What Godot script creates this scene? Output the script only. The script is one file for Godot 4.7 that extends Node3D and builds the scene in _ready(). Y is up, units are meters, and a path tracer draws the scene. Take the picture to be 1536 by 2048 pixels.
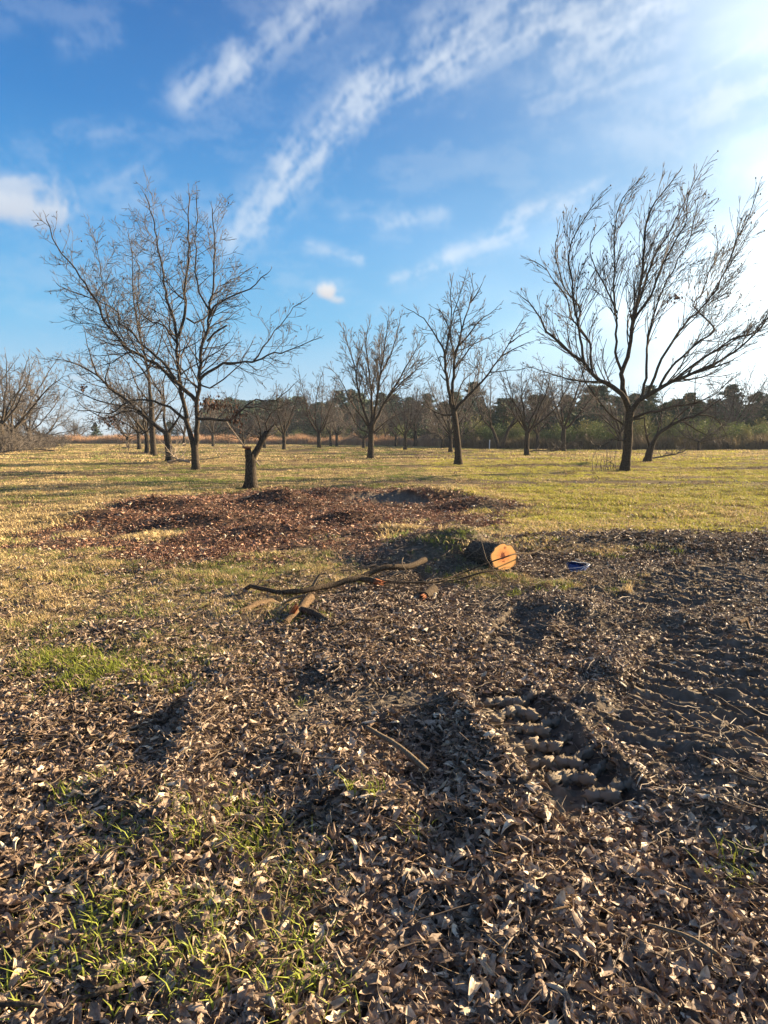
extends Node3D
# A cleared spot in a winter pecan orchard: leaf litter, tyre tracks, a sawn log, bare trees, pines behind.
# x to the right, y up, the camera looks along -z; «d» below always means -z (metres ahead of the camera).

const EXPOSURE := 5.4
const SUN_AZ := 62.0
const SUN_EL := 17.0

# outlines of the trees that stand out, metres from the foot: part, radius at base and tip, lean in depth, x, y ...
const TREE_FORKED := [
	["trunk",0.21,0.165,0,[0.06,-0.05,0.03,0.64,0.01,1.23]],
	["limb",0.135,0.02,-0.06,[-0.03,1.14,-0.26,2.09,-0.46,3.0,-0.59,3.81,-0.66,4.79,-0.77,5.67,-0.77,6.38,-0.82,6.64,-0.85,7.12,-1.09,7.9,-1.26,8.6,-1.34,9.37,-1.49,10.14,-1.67,11.08,-1.74,11.76,-2.01,12.6,-2.16,13.1]],
	["limb",0.09,0.02,0.1,[-0.77,6.38,-0.5,6.94,-0.24,7.73,-0.22,8.42,-0.05,9.46,0.07,10.49,0.15,11.51,0.24,12.77]],
	["limb",0.135,0.02,0.05,[0.05,1.14,0.23,2.28,0.26,3.27,0.38,4.16,0.48,5.05,0.56,5.76,0.79,6.38,0.98,6.91,0.94,7.03,1.0,7.56,1.26,8.6,1.38,9.8,1.42,10.91,1.36,12.01]],
	["limb",0.11,0.02,0.22,[0.21,3.31,-0.34,3.85,-0.95,4.52,-1.47,5.05,-2.18,5.41,-2.79,5.76,-3.3,6.56,-3.68,7.08,-3.7,7.56,-4.2,8.42,-4.69,9.29,-5.19,9.97,-5.44,11.0]],
	["limb",0.08,0.015,-0.2,[-0.64,4.34,-1.02,4.88,-1.64,5.41,-2.25,5.94,-2.94,6.64,-3.54,7.08,-3.61,7.6,-4.39,8.08,-5.27,8.42,-6.06,8.68,-6.84,9.12]],
	["limb",0.08,0.015,0.3,[-0.43,2.46,-0.74,2.82,-1.36,3.18,-2.08,3.4,-2.81,3.27,-3.57,2.73,-4.38,2.82,-5.11,2.91]],
	["limb",0.085,0.015,-0.15,[0.39,4.34,0.59,4.52,1.15,4.97,1.88,5.19,2.88,5.23,3.61,5.59,4.51,5.76,5.42,6.12,5.97,6.38]],
	["limb",0.04,0.012,-0.2,[2.88,5.23,3.35,5.94,3.9,6.73,4.45,7.38,4.82,7.9,5.45,8.34]],
	["limb",0.085,0.015,0.15,[0.26,2.5,1.17,2.46,1.9,2.46,2.27,2.73,2.74,3.18,3.2,3.4,3.83,3.27,4.38,3.54,5.03,4.07]],
	["limb",0.04,0.012,0.25,[2.64,3.04,3.55,3.0,4.19,2.91,4.74,3.18]],
	["limb",0.06,0.02,0.2,[0.98,7.21,1.32,7.73,1.87,7.99,2.59,8.29,3.04,8.42,3.86,9.03]],
	["limb",0.05,0.015,0.3,[1.0,7.56,0.62,8.25,0.56,9.12,0.68,10.14,0.9,11.34,1.02,12.35]],
	["limb",0.05,0.015,-0.35,[-0.78,6.2,-1.23,6.64,-1.57,7.08,-2.1,7.21,-2.8,7.73,-3.0,9.12,-3.13,10.32,-3.81,10.74]],
	["limb",0.05,0.015,-0.4,[0.36,4.16,0.85,3.99,1.41,4.43,1.96,4.88,2.34,5.5,2.72,6.38]],
	["stub",0.055,0.04,0.1,[0.85,6.12,1.2,6.47,1.47,6.69,1.84,6.84]],
	["limb",0.05,0.015,-0.5,[-0.26,7.29,0.05,7.12,0.51,7.38,0.71,8.25,1.0,9.03,1.91,9.63,2.46,10.14]]]
const TREE_SWEPT := [
	["trunk",0.225,0.18,0,[-0.01,-0.02,0.04,0.66,0.09,1.48,0.08,2.21,0.12,2.78]],
	["limb",0.15,0.02,0.1,[0.12,2.74,-0.18,3.38,-0.37,3.66,-0.79,3.94,-1.45,4.23,-1.79,4.47,-2.21,5.02,-2.79,5.34,-3.37,5.9,-4.03,6.37,-4.33,6.92,-4.87,7.61,-5.2,7.84]],
	["limb",0.07,0.015,0.25,[-2.21,5.02,-2.4,5.74,-2.58,6.45,-2.72,6.92,-2.85,7.06,-3.13,8.39,-3.4,9.47,-3.19,10.31,-2.67,11.22,-2.25,11.68]],
	["limb",0.07,0.015,-0.2,[-1.77,4.45,-1.86,5.34,-1.88,5.97,-2.27,6.6,-2.52,6.92,-2.6,6.98,-2.96,8.23,-3.38,8.77,-3.97,9.62,-4.61,9.93]],
	["limb",0.06,0.015,-0.1,[-1.88,5.97,-2.43,6.76,-2.29,7.38,-2.55,7.92,-3.05,8.46,-3.5,10.08,-3.3,11.22]],
	["limb",0.05,0.012,-0.25,[-1.53,4.16,-2.1,4.19,-2.76,4.31,-3.74,4.62,-4.64,4.94]],
	["limb",0.06,0.012,0.35,[-0.19,2.21,-1.16,2.86,-2.0,3.74,-2.43,4.31,-2.7,4.94,-3.04,5.42]],
	["limb",0.13,0.02,-0.05,[0.02,3.02,-0.12,3.42,-0.26,3.9,-0.33,4.55,-0.18,5.02,-0.01,5.66,0.08,6.45,0.14,6.92,0.17,7.06,0.33,7.92,0.52,9.16,0.57,10.54,0.72,11.68,1.04,12.36,1.67,13.11]],
	["limb",0.07,0.015,0.2,[-0.33,4.66,-0.64,5.18,-0.75,5.97,-0.83,6.92,-0.83,6.98,-1.07,7.92,-1.21,9.47,-1.34,10.84,-1.11,11.83,-0.47,12.58]],
	["limb",0.05,0.012,0.3,[-0.84,7.22,-1.61,8.39,-2.2,9.16,-2.46,9.93,-2.16,10.46,-1.89,10.69]],
	["limb",0.09,0.015,-0.15,[0.07,6.53,0.18,6.92,0.35,7.61,0.77,8.85,1.2,10.01,1.79,10.84,2.36,11.98,3.11,13.41]],
	["stub",0.08,0.04,0,[-0.01,5.66,0.07,6.21,0.06,6.92,-0.02,7.22]],
	["limb",0.14,0.02,0.1,[0.12,2.74,0.46,3.26,0.78,3.5,1.33,3.82,1.89,4.15,2.6,4.47,3.32,4.78,3.95,5.06,4.57,5.5,5.11,5.97,5.63,6.6,6.0,7.22,6.21,7.61]],
	["limb",0.08,0.015,-0.2,[0.54,3.34,0.75,4.07,0.89,4.7,0.92,5.74,1.05,6.45,1.19,6.92,1.32,7.38,1.54,7.92,1.9,8.77,2.26,9.39,2.62,10.08,3.14,10.84,3.66,12.73]],
	["limb",0.08,0.015,0.25,[0.86,3.54,1.06,4.39,1.27,5.18,1.64,5.9,2.01,6.53,2.23,6.92,2.47,7.06,2.99,7.77,3.41,8.77,3.6,9.78,4.01,10.92,4.18,11.98]],
	["limb",0.07,0.015,-0.3,[1.33,3.82,1.71,4.47,2.09,4.94,2.87,5.58,3.64,6.21,4.42,6.76,3.54,7.92,3.92,8.39,4.48,9.62,5.05,10.69,5.03,11.6]],
	["limb",0.06,0.012,0.3,[1.89,4.15,2.59,4.78,3.29,5.34,4.14,5.97,5.23,6.6,5.66,9.93]],
	["limb",0.06,0.012,-0.35,[2.6,4.47,3.14,5.1,3.69,5.42,4.71,5.9,5.56,6.45]],
	["limb",0.07,0.012,0.2,[0.21,7.06,0.81,8.08,1.08,9.16,1.51,10.08,2.01,11.22,1.89,12.06,2.37,13.26]],
	["limb",0.08,0.012,0.15,[0.13,2.45,0.73,2.7,1.38,2.82,2.03,3.02,2.92,3.18,3.63,3.5,4.41,4.23]],
	["limb",0.04,0.012,0.1,[2.92,3.18,2.9,3.74,2.84,4.31]],
	["stub",0.045,0.03,0.1,[0.13,2.41,0.5,2.44,0.78,2.52]],
	["limb",0.035,0.01,0.3,[0.08,1.64,-0.2,1.44,-0.69,1.52,-1.34,1.19,-1.92,1.39,-2.1,1.72]]]
const TREE_LEANING := [
	["trunk",0.23,0.15,0,[0.03,-0.04,0.0,0.92,-0.08,1.71,-0.2,2.6,-0.26,2.96]],
	["limb",0.13,0.015,0.1,[-0.25,2.87,-0.38,3.21,-0.49,3.81,-0.64,4.58,-0.76,5.24,-0.82,5.9,-0.91,6.44,-1.25,6.87,-1.53,7.36,-2.03,7.95,-2.53,8.27,-2.94,8.46]],
	["limb",0.07,0.015,-0.15,[-0.81,5.98,-0.67,6.66,-0.54,7.41,-0.46,8.22,-0.48,9.29,-0.4,10.19]],
	["limb",0.05,0.012,0.25,[-0.54,7.41,-0.87,8.06,-1.1,8.38,-1.43,8.54]],
	["stub",0.05,0.03,0.2,[-0.67,4.64,-0.9,4.8,-1.06,5.0]],
	["limb",0.045,0.01,0.1,[-0.82,5.9,-1.07,5.95,-1.1,5.46,-1.18,4.97]],
	["limb",0.13,0.015,-0.1,[-0.26,2.93,-0.38,3.87,-0.28,4.97,-0.21,6.0,-0.03,6.66,0.18,7.47,0.42,8.32,0.65,9.02,0.81,9.76,0.69,10.4]],
	["limb",0.06,0.012,0.2,[-0.21,6.0,-0.39,6.66,-0.48,7.63,-0.22,8.75,0.1,9.66,0.25,10.24]],
	["limb",0.06,0.012,0.1,[-0.03,6.6,0.52,7.2,1.11,7.95,1.66,8.32,2.14,8.75]],
	["limb",0.06,0.012,-0.3,[-0.21,5.35,0.37,6.17,0.91,6.76,1.68,7.14,2.33,7.52]],
	["limb",0.05,0.012,-0.3,[0.18,7.47,0.12,8.06,-0.0,8.75,-0.34,9.55,-0.46,9.98]],
	["limb",0.05,0.012,0.2,[0.65,9.02,0.98,9.39,1.3,10.08]],
	["limb",0.1,0.015,0.05,[-0.2,2.99,0.02,3.32,0.51,3.81,1.01,4.36,1.5,4.91,1.88,5.4,2.31,6.0,2.68,6.66,3.06,7.41,3.43,7.95]],
	["limb",0.05,0.012,0.2,[2.31,6.0,2.91,6.33,3.63,6.66,4.01,6.76]],
	["limb",0.05,0.012,-0.2,[2.68,6.66,3.28,7.09,3.88,7.41]],
	["limb",0.04,0.01,0.3,[1.72,5.13,2.72,5.19,3.6,5.3]],
	["limb",0.07,0.012,0.2,[-0.23,2.79,-0.71,2.76,-1.32,2.93,-1.77,3.21,-2.11,3.48]],
	["limb",0.05,0.012,-0.4,[-0.21,3.04,0.06,4.14,0.39,4.8,0.94,5.24,1.32,5.79]]]
const TREE_VASE := [
	["trunk",0.235,0.18,0,[0.01,-0.03,0.03,0.83,0.07,1.9,0.15,2.61]],
	["limb",0.12,0.015,0.15,[-0.0,2.07,-0.5,3.55,-0.85,4.95,-1.07,6.46,-1.42,7.49,-1.76,8.75]],
	["limb",0.09,0.012,-0.2,[-0.09,2.07,-0.38,2.61,-1.21,3.78,-2.14,5.53,-2.84,6.34]],
	["limb",0.12,0.015,-0.1,[0.12,2.37,0.1,3.9,-0.02,5.3,-0.19,7.03,-0.3,8.18,-0.01,9.55]],
	["limb",0.13,0.015,0.1,[0.19,2.43,0.45,4.13,0.69,5.64,0.93,7.26,1.16,8.75,1.28,9.78]],
	["limb",0.12,0.015,-0.15,[0.24,2.43,0.93,3.78,1.75,5.06,2.46,6.34,3.16,7.49,3.56,8.41]],
	["limb",0.07,0.012,0.2,[0.93,3.78,1.87,4.95,3.28,6.22,4.1,6.8]],
	["limb",0.07,0.012,0.3,[0.75,5.88,1.4,7.03,1.75,8.07,2.1,9.55]],
	["limb",0.06,0.012,0.25,[0.21,1.78,0.81,2.37,1.52,2.84,2.23,3.19]],
	["limb",0.06,0.012,-0.3,[-0.85,4.95,-0.96,5.88,-0.72,7.26,-0.83,8.52]],
	["limb",0.06,0.012,-0.35,[0.04,4.71,0.46,6.46,0.58,7.84,0.81,9.21]],
	["limb",0.06,0.012,0.3,[-0.15,1.78,-0.86,2.25,-1.68,3.66,-2.51,4.13]]]
const TREE_STUMP := [
	["trunk",0.19,0.15,0,[-0.02,-0.0,-0.01,0.27,-0.01,0.6,-0.01,0.93,-0.02,1.07]],
	["stub",0.115,0.1,0.25,[0.0,0.93,-0.04,1.08,-0.07,1.22]],
	["stub",0.105,0.085,-0.1,[0.03,0.91,0.14,1.13,0.25,1.34,0.36,1.54,0.5,1.75]],
	["limb",0.03,0.01,0.2,[0.3,1.45,0.25,1.57,0.1,1.61,0.02,1.67,-0.18,1.75]],
	["limb",0.025,0.01,0.3,[0.3,1.56,0.31,1.8,0.27,2.06,0.19,2.36]],
	["limb",0.03,0.01,-0.3,[0.5,1.73,0.48,2.01,0.62,2.31,0.75,2.44,0.97,2.53]],
	["limb",0.025,0.01,0.25,[0.52,1.75,0.61,1.86,0.74,1.95,0.83,2.1]]]
const TREE_LOW_FORK := [
	["trunk",0.26,0.2,0,[-0.03,0.0,-0.04,0.72,-0.1,1.48,-0.17,1.9]],
	["limb",0.15,0.015,0.1,[-0.13,1.81,-0.87,2.31,-1.51,2.98,-2.24,3.64,-3.29,4.47,-4.0,5.21,-5.14,5.86,-6.12,6.15,-7.2,6.19]],
	["limb",0.07,0.012,-0.1,[-4.0,5.21,-4.3,6.03,-4.58,7.0,-4.78,7.98]],
	["limb",0.11,0.015,0.2,[-0.09,1.73,0.31,2.23,0.75,2.81,0.98,3.39,1.3,4.14]],
	["limb",0.09,0.015,-0.2,[-1.11,2.48,-1.93,3.06,-2.76,3.15,-3.96,2.73,-4.95,3.06,-5.76,3.56,-6.07,4.06]],
	["limb",0.1,0.015,-0.25,[-0.17,1.81,-0.35,2.73,-0.38,3.89,-0.51,4.88,-0.21,6.35,-0.49,7.49]],
	["limb",0.08,0.012,0.3,[-1.67,3.15,-2.42,3.39,-3.33,3.56,-4.24,3.89,-5.22,4.39,-5.87,4.72]],
	["limb",0.07,0.012,0.3,[-3.13,4.3,-3.52,4.88,-3.05,5.95,-3.25,7.0]],
	["limb",0.06,0.012,0.35,[-0.95,2.4,-1.48,1.73,-2.3,2.31,-3.12,2.73,-4.15,2.31]],
	["limb",0.07,0.012,-0.4,[-0.38,3.89,-1.02,4.72,-1.8,5.95,-2.42,6.92]]]
const TREE_TALL := [
	["trunk",0.27,0.2,0,[-0.03,-0.07,-0.04,1.2,-0.07,2.75,-0.06,4.43]],
	["limb",0.16,0.015,0.05,[-0.07,4.28,-0.13,5.95,-0.2,7.16,-0.54,8.96,-0.84,10.9,-0.92,11.7,-1.01,13.76,-0.86,15.51,-1.15,17.54]],
	["limb",0.08,0.012,0.2,[-0.13,5.95,-0.69,7.16,-1.7,8.51,-2.4,10.01,-2.81,11.11,-2.87,13.03,-2.91,15.22,-3.12,17.11]],
	["limb",0.08,0.012,-0.2,[-0.16,7.01,0.59,8.51,0.97,10.3,1.32,11.41,1.23,13.18]],
	["limb",0.08,0.012,0.2,[-0.1,2.75,-1.12,4.28,-2.93,5.34,-4.75,5.95,-5.89,7.61]],
	["limb",0.08,0.012,-0.3,[-0.08,2.44,0.71,3.82,1.68,4.89,2.05,6.4]],
	["limb",0.07,0.012,-0.25,[-0.07,4.28,-1.36,5.8,-2.21,7.61,-3.83,8.96,-5.13,10.3]]]
const TREE_BOWED := [
	["trunk",0.25,0.2,0,[0.0,-0.09,0.08,0.47,0.22,1.01]],
	["limb",0.15,0.02,0.05,[0.2,0.9,0.51,1.65,1.13,2.19,1.97,2.61,2.92,2.93,3.64,3.46,4.66,4.2]],
	["limb",0.1,0.015,0.2,[0.17,0.85,-0.07,1.33,-0.25,1.87,-0.45,2.61,-0.66,3.67]],
	["limb",0.06,0.01,0.25,[1.97,2.61,2.75,1.97,3.42,1.65,3.88,1.12]],
	["limb",0.06,0.01,-0.25,[2.92,2.93,4.11,2.72,4.79,2.08,5.26,1.33]],
	["limb",0.07,0.012,-0.2,[0.51,1.65,0.87,3.14,0.93,3.99,1.54,4.72]],
	["limb",0.06,0.012,0.3,[1.13,2.19,2.14,3.35,3.18,3.99,4.5,5.14]]]
# wood on the ground: x, height above ground, distance ahead ...
const BRANCH_BENT := [-1.43,0.03,6.58,-1.34,0.08,6.47,-1.2,0.07,6.38,-1.02,0.06,6.36,-0.86,0.07,6.34,-0.73,0.09,6.41,-0.53,0.11,6.56,-0.35,0.13,6.65,-0.23,0.12,6.73,-0.08,0.1,6.67]
const LIMB_HALF_BURIED := [-0.26,0.06,7.03,-0.09,0.1,7.15,0.09,0.12,7.23,0.28,0.12,7.38,0.49,0.1,7.7]
const STICK_LONG := [-0.05,0.06,6.78,0.37,0.09,6.69,0.54,0.1,6.79,0.83,0.12,7.05,1.07,0.16,7.14,1.24,0.2,7.23,1.38,0.26,7.23,1.56,0.24,7.5,1.91,0.15,8.12,2.33,0.1,9.0]
const STICK_LONG_FORK := [1.91,0.15,8.12,2.04,0.08,8.06,2.16,0.04,7.93,2.21,0.02,7.71]
const STICK_THIN := [-0.12,0.05,6.92,0.44,0.06,6.82,0.83,0.07,7.04,1.07,0.09,7.11,1.25,0.1,7.2,1.35,0.09,7.26,1.39,0.05,7.38]
const TWIG_UP := [1.32,0.02,7.03,1.24,0.12,7.1,1.13,0.25,7.09,1.1,0.4,7.38]
const TWIG_UP2 := [0.9,0.03,7.66,0.98,0.12,7.65,1.06,0.2,7.62,1.21,0.25,7.84]
const TWIG_CURL := [0.39,0.04,7.12,0.25,0.1,7.19,0.2,0.18,7.23,0.22,0.22,7.37]
const TWIG_PALE := [-0.5,0.03,7.52,-0.3,0.08,7.32,-0.13,0.12,7.38,-0.06,0.12,7.31,0.05,0.05,7.36]
const CHUNK_TOP := [-0.69,0.12,5.99,-0.73,0.1,5.85,-0.75,0.06,5.73]
const CHUNK_A := [-0.75,0.06,5.73,-0.79,0.05,5.55,-0.84,0.02,5.42]
const CHUNK_B := [-0.73,0.06,5.69,-0.61,0.05,5.57,-0.46,0.02,5.36]
const STICK_TAN := [-0.75,0.1,6.13,-0.89,0.06,6.11,-1.0,0.03,6.0]
const STICK_TAN2 := [-0.83,0.07,6.07,-0.91,0.05,5.86,-0.95,0.03,5.75,-0.95,0.01,5.61]
const LIMB_TAN := [-1.07,0.02,6.12,-1.18,0.03,5.93,-1.29,0.01,5.72]
const STICK_LOW := [-0.45,0.02,5.38,-0.28,0.03,5.34,-0.14,0.04,5.31,-0.03,0.03,5.44,0.13,0.01,5.41]
const LOG_CHUNK := [0.4,0.04,6.37,0.51,0.06,6.59]
const STICK_NEAR := [-0.09,0.05,3.35,-0.02,0.07,3.21,0.08,0.085,3.04,0.2,0.06,2.88]
const STICK_RIGHT := [0.85,0.07,1.94,0.88,0.09,1.87,0.93,0.09,1.8,0.98,0.075,1.77]
const STICK_RIGHT_TIP := [0.97,0.075,1.78,0.95,0.08,1.73,0.99,0.05,1.73]
const TWIG_RIGHT_ARC := [2.08,0.02,4.92,2.03,0.04,4.64,2.15,0.05,4.53,2.47,0.02,4.69]
const TWIG_MID := [0.04,0.02,3.63,0.18,0.03,3.59,0.38,0.02,3.61]
const TWIG_PALE_NEAR := [0.46,0.07,1.88,0.51,0.09,1.89,0.59,0.08,1.93]
const TWIG_DARK_EDGE := [1.21,0.03,2.19,1.28,0.05,2.15,1.34,0.04,2.12]
const TWIG_LEFT_NEAR := [-0.79,0.05,2.1,-0.74,0.09,2.12,-0.7,0.13,2.12]
const TWIG_LEFT_BOTTOM := [-1.04,0.05,1.61,-0.97,0.06,1.6,-0.92,0.05,1.6]
const TWIG_BOTTOM := [-0.84,0.05,1.63,-0.78,0.07,1.63,-0.73,0.06,1.67]
const TWIG_PEN := [1.04,0.02,4.73,1.16,0.03,4.71,1.26,0.02,4.67]
const TWIG_SIDE := [-1.31,0.02,3.54,-1.31,0.05,3.66,-1.28,0.03,3.82]
const CHIP_A := [2.82,0.05,5.06,2.93,0.07,5.15]
const CHIP_B := [2.93,0.06,5.17,2.89,0.03,5.03]

var rng := RandomNumberGenerator.new()
var n_lo := FastNoiseLite.new()
var n_mid := FastNoiseLite.new()
var n_fine := FastNoiseLite.new()
var n_clod := FastNoiseLite.new()
var n_zone := FastNoiseLite.new()
var names := {}
var M := {}


func numbered(called: String) -> String:
	if not names.has(called):
		names[called] = 0
		return called
	names[called] += 1
	return "%s_%03d" % [called, names[called]]


func tag(o: Node, label: String, category: String, group := "", kind := "") -> void:
	if label:
		o.set_meta("label", label)
	if category:
		o.set_meta("category", category)
	if group:
		o.set_meta("group", group)
	if kind:
		o.set_meta("kind", kind)


func thing(called: String, label: String, category: String, at: Vector3, group := "") -> Node3D:
	var o := Node3D.new()
	o.name = numbered(called)
	add_child(o, true)
	o.position = at
	tag(o, label, category, group)
	return o


func obj(called: String, m: Mesh, mat: Material, parent: Node) -> MeshInstance3D:
	var o := MeshInstance3D.new()
	o.name = called if parent != self else numbered(called)
	o.mesh = m
	o.material_override = mat
	parent.add_child(o, true)
	return o


# ---------------------------------------------------------------- mesh builder
class Mb:
	var v := PackedVector3Array()
	var n := PackedVector3Array()
	var i := PackedInt32Array()
	var c := PackedColorArray()

	func mesh() -> ArrayMesh:
		var a := []
		a.resize(Mesh.ARRAY_MAX)
		a[Mesh.ARRAY_VERTEX] = v
		if n.size() == v.size():
			a[Mesh.ARRAY_NORMAL] = n
		if c.size() == v.size():
			a[Mesh.ARRAY_COLOR] = c
		a[Mesh.ARRAY_INDEX] = i
		var m := ArrayMesh.new()
		m.add_surface_from_arrays(Mesh.PRIMITIVE_TRIANGLES, a)
		return m

	func tri(a: Vector3, b: Vector3, d: Vector3) -> void:
		var k := v.size()
		v.append(a); v.append(b); v.append(d)
		i.append(k); i.append(k + 1); i.append(k + 2)

	# a tube along points with a radius at each; lumps from a noise
	func tube(p: PackedVector3Array, r: PackedFloat32Array, sides: int, cap := true, lump: FastNoiseLite = null, amp := 0.0) -> void:
		var count := p.size()
		var u := Vector3.ZERO
		var k0 := v.size()
		for s in count:
			var dir := (p[mini(s + 1, count - 1)] - p[maxi(s - 1, 0)]).normalized()
			if s == 0:
				u = dir.cross(Vector3(0.31, 0.22, 0.92)).normalized()
			u = (u - dir * u.dot(dir)).normalized()
			var w := dir.cross(u)
			for k in sides:
				var a := TAU * k / sides
				var o := u * cos(a) + w * sin(a)
				var rr := r[s]
				if lump:
					var q := p[s] + o * r[s]
					rr *= 1.0 + amp * lump.get_noise_3d(q.x * 9.0, q.y * 3.0, q.z * 9.0)
				v.append(p[s] + o * rr)
				n.append(o)
		for s in count - 1:
			for k in sides:
				var a := k0 + s * sides + k
				var b := k0 + s * sides + (k + 1) % sides
				i.append(a); i.append(a + sides); i.append(b)
				i.append(b); i.append(a + sides); i.append(b + sides)
		if cap and sides > 3:
			for e in [0, count - 1]:
				var dir := (p[1] - p[0]).normalized() * -1.0 if e == 0 else (p[count - 1] - p[count - 2]).normalized()
				var k := v.size()
				v.append(p[e]); n.append(dir)
				for j in sides:
					v.append(v[k0 + e * sides + j]); n.append(dir)
				for j in sides:
					var a := k + 1 + j
					var b := k + 1 + (j + 1) % sides
					if e == 0:
						i.append(k); i.append(a); i.append(b)
					else:
						i.append(k); i.append(b); i.append(a)

	# a lumpy ball
	func lump(at: Vector3, size: Vector3, noise: FastNoiseLite, amp: float, rows := 6, cols := 8, turn := 0.0, seed_at := 0.0) -> void:
		var k0 := v.size()
		var b := Basis(Vector3.UP, turn)
		for r in rows + 1:
			var e := PI * r / rows - PI / 2
			for k in cols:
				var a := TAU * k / cols
				var q := Vector3(cos(e) * cos(a), sin(e), cos(e) * sin(a))
				var f := 1.0 + amp * noise.get_noise_3d(q.x * 14.0 + seed_at * 31.0, q.y * 14.0 + at.x * 40.0, q.z * 14.0 + at.z * 40.0)
				v.append(at + b * (q * size * f))
				n.append((b * (q / size)).normalized())
		for r in rows:
			for k in cols:
				var a := k0 + r * cols + k
				var c2 := k0 + r * cols + (k + 1) % cols
				i.append(a); i.append(c2); i.append(a + cols)
				i.append(c2); i.append(c2 + cols); i.append(a + cols)


func catmull(p: PackedVector3Array, step: float, wiggle: float) -> PackedVector3Array:
	var out := PackedVector3Array()
	for s in p.size() - 1:
		var a := p[maxi(s - 1, 0)]
		var d := p[mini(s + 2, p.size() - 1)]
		var parts := maxi(1, roundi(p[s].distance_to(p[s + 1]) / step))
		for k in parts:
			var q := p[s].cubic_interpolate(p[s + 1], a, d, float(k) / parts)
			if k > 0 or s > 0:
				q += Vector3(rng.randf_range(-1, 1), rng.randf_range(-1, 1), rng.randf_range(-1, 1)) * wiggle
			out.append(q)
	out.append(p[p.size() - 1])
	return out


# ---------------------------------------------------------------- the lie of the land
# [x, d, sigma x, sigma d, height]
const MOUNDS := [
	[0.76, 8.95, 0.55, 0.55, 0.25], [0.3, 8.3, 0.5, 0.4, 0.11], [1.12, 8.45, 0.28, 0.3, 0.17],
	[-2.43, 15, 0.7, 0.4, 0.38], [-3.2, 11.9, 0.8, 0.36, 0.26], [1.2, 16.2, 1, 0.4, 0.36], [-4.8, 14, 0.9, 0.4, 0.28], [-0.6, 12.3, 0.5, 0.24, 0.21],
	[-1.3, 17, 1.2, 0.4, 0.23], [2.2, 14.8, 0.7, 0.32, 0.21], [-5.6, 12.6, 0.6, 0.32, 0.19], [-1.9, 10.6, 0.6, 0.28, 0.18], [0.2, 10.6, 0.5, 0.24, 0.13],
	[-1.06, 3.62, 0.075, 0.22, 0.085], [-1, 3.15, 0.07, 0.26, 0.072], [-1.22, 2.76, 0.13, 0.1, 0.065], [-0.87, 2.62, 0.09, 0.2, 0.05],
	[0.42, 3.45, 0.16, 0.28, 0.073], [0.52, 2.95, 0.12, 0.3, 0.084], [0.46, 2.5, 0.14, 0.22, 0.058], [-0.12, 2.9, 0.1, 0.2, 0.079], [0, 2.62, 0.16, 0.12, 0.058],
	[-0.45, 3.25, 0.1, 0.2, 0.058], [-0.35, 4.5, 0.2, 0.4, 0.025], [0.15, 4.3, 0.3, 0.12, 0.043],
	[1.52, 4.25, 0.09, 0.3, 0.072], [1.25, 3.75, 0.1, 0.15, 0.058], [1.75, 3, 0.25, 0.3, 0.086], [1.65, 2.5, 0.25, 0.2, 0.043],
	[2.9, 4.6, 0.3, 0.5, 0.101], [2.5, 3.8, 0.25, 0.4, 0.072], [1.75, 5.95, 0.3, 0.35, 0.094], [2.7, 5.5, 0.5, 0.2, 0.072], [4.3, 6, 0.6, 0.5, 0.2],
	[3.4, 9.5, 1.2, 0.5, 0.14], [5.2, 9, 1, 0.6, 0.16], [0.1, 5.2, 0.4, 0.3, 0.043], [-0.7, 2, 0.25, 0.2, 0.036], [0.5, 2.05, 0.2, 0.15, 0.036],
	[-1.12, 3.3, 0.1, 0.22, -0.02], [0.22, 3.15, 0.13, 0.22, -0.035], [-0.55, 3.9, 0.1, 0.35, -0.012], [0.92, 1.98, 0.1, 0.08, -0.06], [-0.62, 2.85, 0.14, 0.2, -0.05],
	[-6.93, 40, 3, 0.7, 0.12], [-6.5, 66, 3.5, 1, 0.4], [3, 46, 3, 0.7, 0.12]]
# [x0, d0, x1, d1, half width, period, height, kind]: pressed tracks, from far to near
const TRACKS := [
	[0.68, 3.85, 0.91, 2.68, 0.25, 0.155, 0.06, 1], [2.75, 5.0, 1.62, 3.05, 0.55, 0.135, 0.06, 0], [4.3, 7.5, 2.1, 6.1, 0.62, 0.18, 0.07, 0],
	[1.35, 5.75, 0.95, 4.85, 0.2, 0.14, 0.04, 0], [-0.7, 16.5, 0.9, 15.2, 0.35, 0.3, 0.05, 0]]


var mound_bins := []
var track_bins := []


func sort_relief() -> void:   # which mounds and tracks matter at which distance, in half metres
	for b in 160:
		var lo := b * 0.5
		var ms := []
		for m in MOUNDS:
			if float(m[1]) - 3.0 * float(m[3]) < lo + 0.5 and float(m[1]) + 3.0 * float(m[3]) > lo:
				ms.append(PackedFloat32Array(m))
		mound_bins.append(ms)
		var ts := []
		for t in TRACKS:
			var pad := float(t[4]) * 1.7 + 0.4
			if minf(t[1], t[3]) - pad < lo + 0.5 and maxf(t[1], t[3]) + pad > lo:
				ts.append(PackedFloat32Array(t))
		track_bins.append(ts)


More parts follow.
